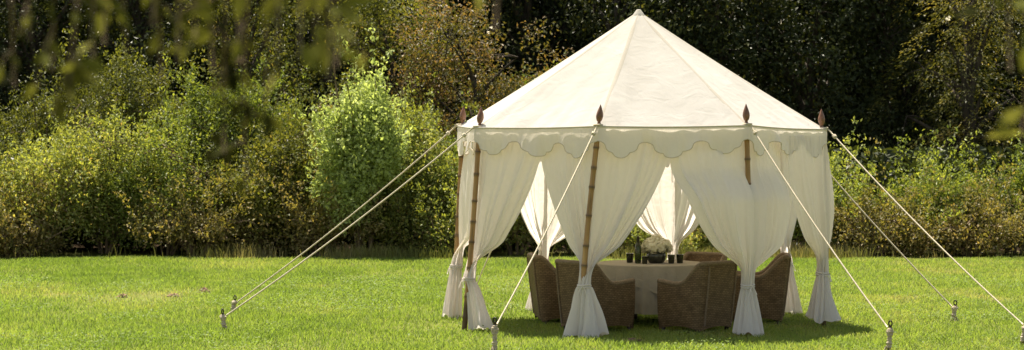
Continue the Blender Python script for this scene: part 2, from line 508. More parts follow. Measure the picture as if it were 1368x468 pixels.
EZ = [2.30, 2.31, 2.265, 2.28, 2.29, 2.29, 2.305, 2.285]
APEX = np.array([TX, TY, 3.655])
outd = [rad(p) for p in PHI]
TANG = [np.array([math.cos(R_(p)), math.sin(R_(p)), 0.0]) for p in PHI]   # towards higher phi
corner = [T0 + outd[k] * (TR + 0.05) + np.array([0, 0, EZ[k]]) for k in range(8)]
ptop = [T0 + outd[k] * TR + np.array([0, 0, EZ[k] - 0.02]) for k in range(8)]
basepx = {0: 774, 1: 1001, 2: 1101, 6: 605, 7: 620}
pbase = []
for k in range(8):
    b = T0 + outd[k] * (TR * 1.015)
    if k in basepx: b = np.array([(basepx[k] - 684) / F * b[1], b[1], 0.0])
    pbase.append(b)


def pole_at(k, z):
    t = z / ptop[k][2]
    return pbase[k] * (1 - t) + ptop[k] * t


# roof ---------------------------------------------------------------
NS, NV = 30, 44
rows = []
sv = np.linspace(0.012, 1, NV)
edge = np.zeros((8 * NS, 3)); tt = np.zeros(8 * NS); seg = np.zeros(8 * NS, int)
for k in range(8):
    for i in range(NS):
        t = i / NS
        edge[k * NS + i] = corner[k] * (1 - t) + corner[(k + 1) % 8] * t
        tt[k * NS + i] = t; seg[k * NS + i] = k
inw = (APEX - edge); inw[:, 2] = 0; inw /= np.linalg.norm(inw, axis=1)[:, None]
arc = np.sin(PI * tt)
edge2 = edge + inw * (0.035 * arc)[:, None]; edge2[:, 2] -= 0.012 * arc
P = np.zeros((NV, 8 * NS, 3))
for i, s in enumerate(sv):
    p = APEX * (1 - s) + edge2 * s
    sag = 0.05 * arc * s * (1 - s) * 2.2 + 0.02 * s * (1 - s) * 4 * (1 - arc)
    wr = 0.011 * np.sin(tt * 34 + seg * 2.1 + s * 3 + 2 * np.sin(tt * 9 + seg)) * sstep(0.55, 1, s) * arc + 0.004 * np.sin(tt * 17 + s * 9 + seg)
    fan = 0.010 * np.sin((tt - 0.5) * 60 * (0.4 + 0.6 * s) + 3 * seg) * np.exp(-((np.abs(tt - 0.5) - 0.38) / 0.10) ** 2) * sstep(0.45, 0.95, s)
    p[:, 2] -= sag - wr * s - fan
    P[i] = p
roof = obj('roof', P.reshape(-1, 3), grid_faces(NV, 8 * NS, True), M['roof'], tent, T0)


def roof_pt(k, s, off=0.0):
    p = APEX * (1 - s) + corner[k] * s
    p[2] -= 0.02 * s * (1 - s) * 4
    return p


for k in range(8):                                  # a doubled hem along each ridge
    tv = TANG[k]
    rowsV = []
    for s in np.linspace(0.02, 0.995, 40):
        c = roof_pt(k, s) + np.array([0, 0, 0.006])
        hw = 0.026 * min(1, s * 6 + 0.1)
        dn = np.array([0, 0, -0.012 - 0.17 * hw])
        rowsV += [c - tv * hw + dn, c, c + tv * hw + dn]
    obj('roof_seam', np.array(rowsV), grid_faces(40, 3), M['seam'], roof, T0)

cap = np.array([[0.075, -0.06], [0.065, -0.035], [0.05, -0.012], [0.036, 0.004], [0.03, 0.016], [0.02, 0.024], [0.001, 0.027]])
Vc, Fc = lathe(cap, 24, APEX)
obj('apex_cap', Vc, Fc, M['roof'], roof, T0)

# valance -------------------------------------------------------------
def lobe(t):
    """hem depth inside one scallop period, t in 0..1"""
    a = np.abs(t - 0.5)
    d = np.where(a < 0.17, 0.265 + 0.055 * np.sqrt(np.clip(1 - (a / 0.17) ** 2, 0, 1)), 0)
    b = np.clip((a - 0.17) / 0.17, 0, 1)
    d = np.where((a >= 0.17) & (a < 0.34), 0.205 + 0.06 * np.sqrt(np.clip(1 - b ** 2, 0, 1)) , d)
    c = np.clip((a - 0.34) / 0.16, 0, 1)
    d = np.where(a >= 0.34, 0.205 - 0.05 * np.sqrt(np.clip(1 - (1 - c) ** 2, 0, 1)), d)
    return d


NL = 108
VN = 12
hem = np.zeros((8 * NL, 3)); topv = np.zeros((8 * NL, 3))
VP = np.zeros((VN, 8 * NL, 3))
for k in range(8):
    A, B = corner[k], corner[(k + 1) % 8]
    nrm = (outd[k] + outd[(k + 1) % 8]); nrm /= np.linalg.norm(nrm)
    t = np.arange(NL) / NL
    base = A[None] * (1 - t)[:, None] + B[None] * t[:, None]
    arc_ = np.sin(PI * t)
    base = base - nrm * (0.033 * arc_)[:, None]; base[:, 2] -= 0.012 * arc_
    d = lobe((t * 3 + 0.05 * np.sin(6.28 * t + k)) % 1.0) * (1 + 0.07 * np.sin(5 * t + 2.3 * k) + 0.02 * np.sin(19 * t + k))
    for i, v in enumerate(np.linspace(0, 1, VN)):
        p = base.copy()
        p[:, 2] -= d * v - 0.004
        rip = (0.014 * np.sin(t * 31 + k * 1.7 + np.sin(5 * t)) + 0.012 * np.sin(t * 53 + k) + 0.022 * np.sin(t * 13 + 2.2 * k) + 0.007 * np.sin(t * 97 + 3 * k)) * v ** 1.7 * (0.3 + 0.7 * arc_)
        p += nrm * (0.012 + rip + 0.004 * v)[:, None]
        VP[i, k * NL:(k + 1) * NL] = p
val = obj('valance', VP.reshape(-1, 3), grid_faces(VN, 8 * NL, True), M['valance'], tent, T0)
Vt, Ft = tube(VP[-1] + np.array([0, 0, 0.002]), 0.0048, 6, close=True)
obj('trim', Vt, Ft, M['trim'], val, T0)
Vt, Ft = tube(VP[0] + np.array([0, 0, 0.004]), 0.010, 6, close=True)
obj('piping', Vt, Ft, M['seam'], val, T0)

# poles ---------------------------------------------------------------
for k in range(8):
    zs = np.linspace(0, ptop[k][2] + 0.03, 120)
    Pp = np.array([pole_at(k, z) for z in zs])
    bow = 0.02 * np.sin(PI * zs / zs[-1]) * (1 if k % 2 else -1)
    Pp += TANG[k] * bow[:, None]
    nodes = np.cumsum(rng.uniform(0.20, 0.33, 12)) - 0.1
    dist = np.min(np.abs(zs[:, None] - nodes[None]), axis=1)
    rr = 0.031 - 0.003 * zs / 2.3 + 0.006 * np.exp(-(dist / 0.018) ** 2)
    nv = np.exp(-(dist / 0.016) ** 2) * 0.9
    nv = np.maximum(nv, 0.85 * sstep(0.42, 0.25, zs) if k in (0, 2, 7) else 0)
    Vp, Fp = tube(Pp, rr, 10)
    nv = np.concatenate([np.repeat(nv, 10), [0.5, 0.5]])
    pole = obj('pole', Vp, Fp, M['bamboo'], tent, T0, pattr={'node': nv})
    prof = np.array([[0.001, -0.03], [0.026, -0.03], [0.030, 0.0], [0.026, 0.02], [0.018, 0.035], [0.017, 0.05], [0.026, 0.056], [0.03, 0.066],
                     [0.036, 0.085], [0.040, 0.108], [0.037, 0.135], [0.029, 0.165], [0.018, 0.195], [0.008, 0.222], [0.001, 0.238]])
    Vf, Ff = lathe(prof, 16, ptop[k] + np.array([0, 0, 0.03]))
    lean = (ptop[k] - pole_at(k, 0.5)) / (ptop[k][2] - 0.5)
    Vf[:, :2] += lean[:2] * (Vf[:, 2] - ptop[k][2])[:, None] * rng.uniform(.6, 1.6)
    obj('finial', Vf, Ff, M['finial'], pole, T0)

# curtains ---------------------------------------------------------------
#          pL   pR   bulgeL bulgeR  skirt dx(px-ish m)  radius
CUR = {0: (1.5, 1.65, 0.00, 0.03, 0.07, 0.20), 1: (2.3, 5.2, 0.12, 0.07, 0.01, 0.15), 2: (2.6, 4.4, 0.03, 0.13, 0.0, 0.19),
       3: (3.6, 2.2, 0.05, 0.03, 0.0, 0.16), 4: (2.0, 2.2, 0.02, 0.02, 0.0, 0.18), 5: (2.2, 2.0, 0.02, 0.02, 0.0, 0.18),
       6: (2.4, 3.4, 0.03, 0.05, -0.03, 0.13), 7: (3.4, 1.65, 0.04, 0.02, 0.19, 0.145)}
TIEZ = {0: 0.57, 1: 0.555, 2: 0.61, 3: 0.63, 4: 0.62, 5: 0.60, 6: 0.63, 7: 0.58}
NU, N1, N2 = 180, 96, 48
for k in range(8):
    pL, pR, bL, bR, sdx, srad = CUR[k]
    tz = TIEZ[k]
    cr_ = np.random.default_rng(100 + k)
    u = np.linspace(-1, 1, NU)
    au = np.abs(u)
    nxt, prv = (k + 1) % 8, (k - 1) % 8
    eR = ptop[nxt] - ptop[k]; eL = ptop[prv] - ptop[k]
    eR[2] = 0; eL[2] = 0
    half = np.linalg.norm(eR) / 2
    eR /= np.linalg.norm(eR); eL /= np.linalg.norm(eL)
    nR = outd[k] + outd[nxt]; nR /= np.linalg.norm(nR)
    nL = outd[k] + outd[prv]; nL /= np.linalg.norm(nL)
    right = (u >= 0)[:, None]
    E = np.where(right, eR, eL); Nn = np.where(right, nR, nL)
    pw = np.where(u >= 0, pR, pL); bl = np.where(u >= 0, bR, bL)
    ph = cr_.uniform(0, 6.28, 12)
    ztop = EZ[k] - 0.06
    rows = []
    ang = (PI / 2 - PI * u * 0.98) if k in (1, 2) else (-PI / 2 + PI * u * 1.03)      # ring angle: u=0 is the inner side of the pole
    # ring frame: x along TANG, y along outd ; inner side = -outd
    star = 1 + 0.16 * np.sin(9 * ang + ph[0]) + 0.11 * np.sin(15 * ang + ph[1]) + 0.07 * np.sin(23 * ang + ph[7])
    for v in np.linspace(0, 1, N1):
        z = ztop + (tz - ztop) * v
        ov = {1: 0.175 * sstep(0.22, 0.46, v), 2: 0.118 + 0.022 * sstep(0.3, 0.6, v)}.get(k, 0.0)
        c = pole_at(k, z) - outd[k] * (0.055 - ov)
        w = 1 - v ** pw * 0.985
        s = au * 1.0
        # fabric is gathered, a few long folds that run down into the tie
        lat = s * half * 1.02 * w
        amp = (0.012 + 0.062 * v ** 0.8) * (0.35 + 0.65 * sstep(0.0, 0.25, s))
        uu = u + 0.05 * np.sin(3 * u + 4 * v + ph[2])
        uu = uu + 0.07 * np.sin(5.3 * u + ph[11]) 
        cz = lambda q: 1.0 - 2.0 * np.abs(np.sin(q * 0.5)) ** 0.75      # rounded ridges, sharp valleys
        f = (0.9 * cz(uu * 11 + ph[3]) + 0.9 * cz(uu * 23 + ph[4] + v) * (0.6 + 0.4 * np.sin(4 * u + ph[9])) + 0.5 * cz(uu * 41 + ph[5]) * (0.5 + 0.5 * np.sin(6 * u + ph[8])) + 0.2 * np.sin(uu * 67 + ph[6] - v) * v)
        nrmd = amp * f * 0.62 + (bl + 0.02) * np.sin(PI * min(1, v ** 0.8)) * np.sin(PI * np.clip(s, 0, 1) ** 0.8 * 0.9 + 0.25) - 0.02
        # pleats at the heading
        nrmd += 0.008 * np.sin(u * 60) * (1 - v) ** 4
        p = c + E * lat[:, None] + Nn * nrmd[:, None]
        p[:, 2] = z
        # opening edges slouch a little
        p[:, 2] -= 0.02 * s ** 3 * np.sin(PI * v)
        rr = 0.060 * star
        ring = pole_at(k, z) - outd[k] * 0.01 + TANG[k] * (rr * np.cos(ang))[:, None] + outd[k] * (rr * np.sin(ang))[:, None]
        ring[:, 2] = z
        b = sstep(0.72, 1.0, np.array(v))
        rows.append(p * (1 - b) + ring * b)
    for v in np.linspace(0, 1, N2)[1:]:
        z = tz * (1 - v) + 0.012 * v
        flare = 0.060 + (srad - 0.060) * (v ** 0.8)
        an = ang + 0.35 * np.sin(2 * ang + ph[2]) * v
        fold = 1 + (0.16 * (1 - v) + 0.13 * v) * np.sin(9 * an + ph[0] + 0.5 * v) + (0.11 * (1 - v) + 0.06 * v) * np.sin(15 * an + ph[1] - v) \
            + 0.20 * v * np.sin(4 * an + ph[8]) + 0.14 * v * np.sin(6 * an + ph[3]) + 0.07 * (1 - v) * np.sin(23 * ang + ph[7])
        rr = flare * fold
        cpt = pole_at(k, z) - outd[k] * 0.01 + np.array([sdx, -0.02, 0]) * v ** 0.8
        p = cpt + TANG[k] * (rr * np.cos(ang) * (1.12, 0.95, 1.05, 1, 1, 1, 1, 0.95)[k])[:, None] + outd[k] * (rr * np.sin(ang) * 0.8)[:, None]
        hz = 0.022 * np.sin(ang + ph[11]) + 0.018 * np.sin(3 * ang + ph[9]) + 0.014 * np.sin(7 * ang + ph[10]) + (0.085 if k == 2 else 0.015)
        p[:, 2] = np.maximum(0.004, z + v ** 3 * hz)
        rows.append(p)
    P = np.array(rows)
    cur = obj('curtain', P.reshape(-1, 3), grid_faces(len(P), NU), M['curtain'], tent, T0)
    # tie cord with two tails
    a = np.arange(28) / 28 * 2 * PI
    c = pole_at(k, tz) - outd[k] * 0.01
    tp = []
    for zz in (-0.012, 0.012):
        pts = c + TANG[k] * (0.071 * np.cos(a))[:, None] + outd[k] * (0.071 * np.sin(a))[:, None] + np.array([0, 0, zz]) + np.array([0, 0, 1]) * (0.006 * np.sin(a * 2))[:, None]
        tp.append(tube(pts, 0.010, 6, close=True))
    for sgn in (-1, 1):
        q = np.linspace(0, 1, 8)[:, None]
        pts = c + outd[k] * 0.078 + TANG[k] * (sgn * 0.05 * q) + outd[k] * (0.02 * q) + np.array([0, 0, -0.09]) * q ** 1.5
        tp.append(tube(pts, 0.006, 6))
    Vt, Ft = join(tp)
    obj('tie_cord', Vt, Ft, M['curtain'], cur, T0)

# guy ropes and stakes ---------------------------------------------------
STK = {  # pole: stake base pixel, height m, lean (x,y), stake label, rope label
    6: ((310, 419), 0.17, (0.03, 0.02), 'farther of the two rope wrapped stakes left of the tent', 'upper of the two ropes running down left from the rear left finial'),
    7: ((299, 443), 0.20, (-0.02, 0.02), 'nearer of the two rope wrapped stakes left of the tent', 'lower of the two ropes running down left from the front left pole'),
    0: ((661, 477), 0.34, (0.0, 0.03), 'tall rope wrapped stake with iron loop before the open left side', 'guy rope slanting down left across the front left curtains'),
    1: ((1188, 474), 0.29, (0.02, 0.02), 'rope wrapped stake with iron loop in the shade edge at the front right', 'guy rope crossing the right front curtains to the near right stake'),
    2: ((1365, 464), 0.25, (0.06, 0.02), 'pale rope wrapped stake leaning at the far right edge of the lawn', 'longest rope stretching from the right corner to the right edge'),
    3: ((1274, 430), 0.20, (0.03, 0.02), 'small rope wrapped stake standing alone on the lawn right of the tent', 'rope from the rear right pole passing behind the right curtain'),
    5: ((631, 407), 0.18, (-0.02, 0.02), 'rope wrapped stake behind the front left curtain', 'thin rope seen through the left opening behind the tent'),
}
for k, (pp, hh, ln, slab, rlab) in STK.items():
    b = gnd(*pp)
    top = b + np.array([ln[0], ln[1], hh])
    st = thing('tent_stake', slab, 'stake', tuple(b), 0, 'stakes holding the guy ropes')
    q = np.linspace(0, 1, 14)[:, None]
    big = hh / 0.25
    Vp, Fp = tube(np.concatenate([b[None] - [[0, 0, 0.08]], b + (top - b) * q]), 0.016, 10)
    obj('peg', Vp, Fp, M['darkwood'], st, b)
    # binding: a helix of thick rope round the peg
    tt_ = np.linspace(0, 1, 200)
    turns = 13
    aa = tt_ * turns * 2 * PI
    axis = b + (top - b) * (0.22 + 0.68 * tt_)[:, None]
    bulg = 0.013 + 0.015 * np.exp(-((tt_ - 0.82) / 0.16) ** 2) + 0.006 * np.exp(-((tt_ - 0.25) / 0.12) ** 2) + 0.003 * np.sin(31 * tt_)
    hel = axis + np.stack([np.cos(aa) * bulg, np.sin(aa) * bulg, 0 * aa], -1)
    bulg_j = 0.011
    parts = [tube(hel + rng.normal(0, 0.0015, hel.shape), bulg_j, 6)]
    # frayed ends hanging
    for j in range(3):
        a0 = rng.uniform(0, 6.28); qq = np.linspace(0, 1, 6)[:, None]
        dirv = np.array([math.cos(a0), math.sin(a0), 0])
        parts.append(tube(axis[20] + dirv * 0.028 + dirv * 0.03 * qq + np.array([0, 0, -0.07]) * qq, 0.009, 6))
    Vw, Fw = join(parts)
    obj('rope_wrap', Vw, Fw, M['wrap'], st, b)
    a = np.arange(20) / 20 * 2 * PI
    dv = np.array([0.8, -0.6, 0]) if k != 7 else np.array([0.4, 0.9, 0])
    loopc = top + np.array([0, 0, 0.022])
    pts = loopc + dv * (0.019 * np.cos(a))[:, None] + np.array([0, 0, 1]) * (0.027 * np.sin(a))[:, None]
    Vl, Fl = tube(pts, 0.0075, 8, close=True)
    obj('iron_loop', Vl, Fl, M['iron'], st, b)
    # the rope
    A = ptop[k] + outd[k] * 0.075 + np.array([0, 0, 0.03]); Bp = top + (np.array([0, 0, -0.02]))
    dirh = A - Bp; dirh[2] = 0; dirh /= np.linalg.norm(dirh)
    Bp = Bp + dirh * 0.045
    L = np.linalg.norm(A - Bp)
    n = 60
    q = np.linspace(0, 1, n)
    pts = A + (Bp - A) * q[:, None]
    pts[:, 2] -= 0.065 * 4 * q * (1 - q) * L / 4
    rt = thing('guy_rope', rlab, 'rope', tuple(A), 0, 'guy ropes of the tent')
    Vr, Fr = tube(pts, 0.0085, 8)
    obj('line', Vr, Fr, M['rope'], rt, A)
    # knot and loop round the pole head
    a = np.arange(20) / 20 * 2 * PI
    lc = ptop[k] + np.array([0, 0, 0.045])
    Vk, Fk = tube(lc + TANG[k] * (0.046 * np.cos(a))[:, None] + outd[k] * (0.05 * np.sin(a) + 0.018)[:, None], 0.0095, 6, close=True)
    obj('pole_loop', Vk, Fk, M['rope'], rt, A)
    tp = []
    for j in range(3):
        e = np.cross(Bp - A, [0, 0, 1]); e /= np.linalg.norm(e); g = np.cross(e, (Bp - A) / L)
        cc = pts[2] + (pts[3] - pts[2]) * (0.16 * j)
        tp.append(tube(cc + e * (0.016 * np.cos(a))[:, None] + g * (0.016 * np.sin(a))[:, None], 0.009, 6, close=True))
    Vk, Fk = join(tp)
    obj('knot', Vk, Fk, M['rope'], rt, A)

# ------------------------------------------------------------------ table
TC = np.array([(868 - 684) / F * 28.0, 27.95, 0.0])
TC[2] = -0.045
table = thing('round_table', 'round dark table mostly hidden under a taupe linen cloth', 'table', (TC[0], TC[1], 0))
LT = TC[2]
Vt, Ft = lathe([[0.001, 0.70], [0.60, 0.70], [0.62, 0.71], [0.62, 0.735], [0.60, 0.742], [0.001, 0.742]], 48, (0, 0, LT))
obj('tabletop', Vt, Ft, M['darkwood'], table)
Vt, Ft = lathe([[0.50, 0.60], [0.53, 0.60], [0.53, 0.698], [0.50, 0.698]], 48, (0, 0, LT))
obj('apron', Vt, Ft, M['darkwood'], table)
for j in range(4):
    a = j * PI / 2 + 0.5
    q = np.linspace(0, 1, 10)
    r = 0.40 + 0.06 * np.cos(q * PI)
    Pp = np.stack([np.cos(a) * r, np.sin(a) * r, 0.645 * (1 - q)], -1)
    Vl, Fl = tube(Pp, 0.04 - 0.008 * np.sin(q * PI), 10)
    obj('leg', Vl, Fl, M['darkwood'], table)
pr = []
for j in range(2):
    a = j * PI / 2 + 0.5
    e = np.array([math.cos(a), math.sin(a), 0])
    q = np.linspace(-1, 1, 16)[:, None]
    pr.append(tube(e * 0.40 * q + np.array([0, 0, 0.19]) + np.array([0, 0, 0.05]) * (1 - q ** 2) + [0, 0, j * 0.002], 0.035, 10))
Vl, Fl = join(pr)
obj('stretcher', Vl, Fl, M['darkwood'], table)


def draped(name, label, half, square, zt, seed, fold_n, maxdrop, tagcat='tablecloth'):
    r0 = 0.632
    n = 220
    th = np.arange(n) / n * 2 * PI
    g = np.random.default_rng(seed); ph = g.uniform(0, 6.28, 6)
    if square:
        tq = th + 0.35
        ext = half / np.maximum(np.abs(np.cos(tq)), np.abs(np.sin(tq)))
        drop = np.minimum(ext - r0, maxdrop)
    else:
        drop = np.full(n, maxdrop)
    rows = []
    for s in np.linspace(0.01, 1, 14):
        rr = r0 * s * np.ones(n)
        z = zt + 0.0012 * np.sin(5 * th + 9 * s) * s
        rows.append(np.stack([rr * np.cos(th), rr * np.sin(th), z], -1))
    for i in range(1, 6):      # rolled edge
        a = i / 5 * PI / 2
        rr = r0 + 0.018 * np.sin(a); z = zt - 0.018 * (1 - np.cos(a))
        rows.append(np.stack([rr * np.cos(th), rr * np.sin(th), np.full(n, z)], -1))
    for v in np.linspace(0, 1, 26)[1:]:
        f = np.sin(fold_n * th + ph[0] + 0.6 * np.sin(3 * th)) + 0.5 * np.sin((fold_n * 1.7 // 1) * th + ph[1])
        rr = r0 + 0.018 + 0.055 * v ** 0.8 * (0.75 + f * 0.72) * np.clip(drop / 0.4, 0.3, 1)
        z = zt - 0.018 - drop * v
        rows.append(np.stack([rr * np.cos(th), rr * np.sin(th), z], -1))
    P = np.array(rows)
    o = obj(name, P.reshape(-1, 3), grid_faces(len(P), n, True)[:, ::-1], M['linen'])
    o.location = TC
    tag(o, label, tagcat)
    return o


draped('tablecloth', 'long taupe linen undercloth hanging nearly to the grass round the table', 0, False, 0.748, 3, 15, 0.53)
draped('table_topper', 'square taupe linen overcloth with hanging corners on the set table', 0.86, True, 0.754, 4, 11, 0.42)
TOPZ = 0.712

# ------------------------------------------------------------------ table setting
def on_table(px, dy, z=0):
    d = TC[1] + dy
    return ((px - 684) / F * d, d, TOPZ + z)


bt = thing('wine_bottle', 'dark green wine bottle standing left of the flowers', 'bottle', on_table(852.5, -0.18))
Vb, Fb = lathe([[0.001, 0.006], [0.03, 0.001], [0.036, 0.006], [0.0375, 0.02], [0.0375, 0.185], [0.034, 0.205], [0.022, 0.228], [0.0155, 0.245], [0.0145, 0.262]], 24)
obj('glass_body', Vb, Fb, M['bottle'], bt)
Vb, Fb = lathe([[0.0158, 0.245], [0.0158, 0.298], [0.0172, 0.299], [0.0172, 0.312], [0.014, 0.316], [0.001, 0.317]], 20)
obj('foil', Vb, Fb, M['foil'], bt)


def tumbler(px, dy, s, label):
    t = thing('glass_tumbler', label, 'glass', on_table(px, dy), 0, 'smoked glass tumblers on the table')
    pr = np.array([[0.001, 0.002], [0.034, 0.001], [0.037, 0.004], [0.040, 0.05], [0.045, 0.105], [0.0455, 0.11], [0.043, 0.11], [0.0375, 0.05], [0.034, 0.012], [0.001, 0.010]]) * s
    Vg, Fg = lathe(pr, 24)
    obj('glass_body', Vg, Fg, M['smoke'], t)
    rimp = np.arange(24) / 24 * 2 * PI
    Vg, Fg = tube(np.stack([0.0443 * s * np.cos(rimp), 0.0443 * s * np.sin(rimp), np.full(24, 0.1105 * s)], -1), 0.002 * s, 6, close=True)
    obj('rim', Vg, Fg, M['smoke'], t)


tumbler(841.5, -0.05, 1.0, 'smoked glass tumbler left of the wine bottle')
tumbler(861.5, -0.30, 0.8, 'small smoked glass between the wine bottle and the vase')
tumbler(897, -0.22, 0.92, 'smoked glass tumbler just right of the flower vase')
tumbler(908.5, -0.15, 0.95, 'rightmost smoked glass on the table, beside the chair back')

vx = on_table(877, -0.12)
vs = thing('flower_vase', 'dark glazed round vase filled with cream hydrangeas', 'vase', vx)
Vv, Fv = lathe([[0.001, 0.002], [0.075, 0.001], [0.085, 0.006], [0.112, 0.05], [0.118, 0.085], [0.110, 0.115], [0.096, 0.14], [0.094, 0.146], [0.088, 0.146], [0.100, 0.11], [0.105, 0.08], [0.07, 0.02], [0.001, 0.016]], 36)
obj('vase_body', Vv, Fv, M['glaze'], vs)
a = np.arange(32) / 32 * 2 * PI
Vv, Fv = tube(np.stack([0.092 * np.cos(a), 0.092 * np.sin(a), np.full(32, 0.147)], -1), 0.006, 8, close=True)
obj('lip', Vv, Fv, M['glaze'], vs)


def leaf_quads(C, D, Nn, L, W):
    """rhombic leaves: centre C, axis D, rough normal Nn, length L, width W -> V, F"""
    D = D / (np.linalg.norm(D, axis=1)[:, None] + 1e-9)
    S = np.cross(D, Nn); S /= (np.linalg.norm(S, axis=1)[:, None] + 1e-9)
    U = np.cross(S, D)
    L = L[:, None]; W = W[:, None]
    V = np.stack([C - D * L * .5, C - D * L * .02 + S * W * .5 + U * W * .18, C + D * L * .5 - U * L * .08, C - D * L * .02 - S * W * .5 + U * W * .18], 1)
    n = len(C)
    Fc = np.arange(n * 4).reshape(n, 4)
    return V.reshape(-1, 3), Fc


bq = thing('flower_bouquet', 'cream hydrangea heads bunched in the dark vase', 'flowers', (vx[0], vx[1], vx[2] + 0.13))
heads = [(0, 0, 0.11, 0.075), (-0.085, -0.03, 0.07, 0.062), (0.085, -0.03, 0.075, 0.064), (-0.035, -0.09, 0.05, 0.06), (0.04, -0.085, 0.055, 0.06),
         (-0.06, 0.06, 0.085, 0.06), (0.065, 0.06, 0.085, 0.06), (-0.125, 0.02, 0.035, 0.045), (0.128, 0.01, 0.04, 0.045)]
for hx, hy, hz, hr in heads:
    n = 130
    d = rng.normal(size=(n, 3)); d /= np.linalg.norm(d, axis=1)[:, None]
    hr = hr * 1.1
    C = np.array([hx, hy, hz]) * 1.1 + d * hr * rng.uniform(0.84, 1.14, n)[:, None]
    tg = np.cross(d, rng.normal(size=(n, 3)))
    Vh, Fh = leaf_quads(C, tg, d, np.full(n, 0.034), np.full(n, 0.03))
    ft = rng.uniform(0.2, 1, n)
    # core of the head so the florets are carried
    ph_, th_ = np.linspace(0, PI, 8), np.arange(12) / 12 * 2 * PI
    core = np.stack([np.sin(ph_)[:, None] * np.cos(th_), np.sin(ph_)[:, None] * np.sin(th_), np.cos(ph_)[:, None] * np.ones(12)], -1).reshape(-1, 3) * hr * 0.85 + np.array([hx, hy, hz]) * 1.1
    Vh, Fh = join([(Vh, Fh), (core, grid_faces(8, 12, True))])
    obj('flower_head', Vh, Fh, M['petal'], bq, fattr={'tint': np.concatenate([ft, np.full(len(Fh) - n, 0.1)])})
n = 26
a = rng.uniform(0, 2 * PI, n)
C = np.stack([np.cos(a) * 0.115, np.sin(a) * 0.115, rng.uniform(0.0, 0.05, n)], -1)
Vh, Fh = leaf_quads(C, np.stack([np.cos(a), np.sin(a), rng.uniform(-.5, .6, n)], -1), np.tile([0, 0, 1.0], (n, 1)), np.full(n, 0.075), np.full(n, 0.045))
obj('leaves', Vh, Fh, M['l_green'], bq, fattr={'tint': rng.random(n)})
sp = []
for hx, hy, hz, hr in heads:
    q = np.linspace(0, 1, 6)[:, None]
    sp.append(tube(np.array([0.25 * hx, 0.25 * hy, -0.10]) * (1 - q) + np.array([hx, hy, hz]) * q, 0.004, 6))
Vh, Fh = join(sp)
obj('stems', Vh, Fh, M['l_green'], bq, fattr={'tint': np.full(len(Fh), 0.2)})

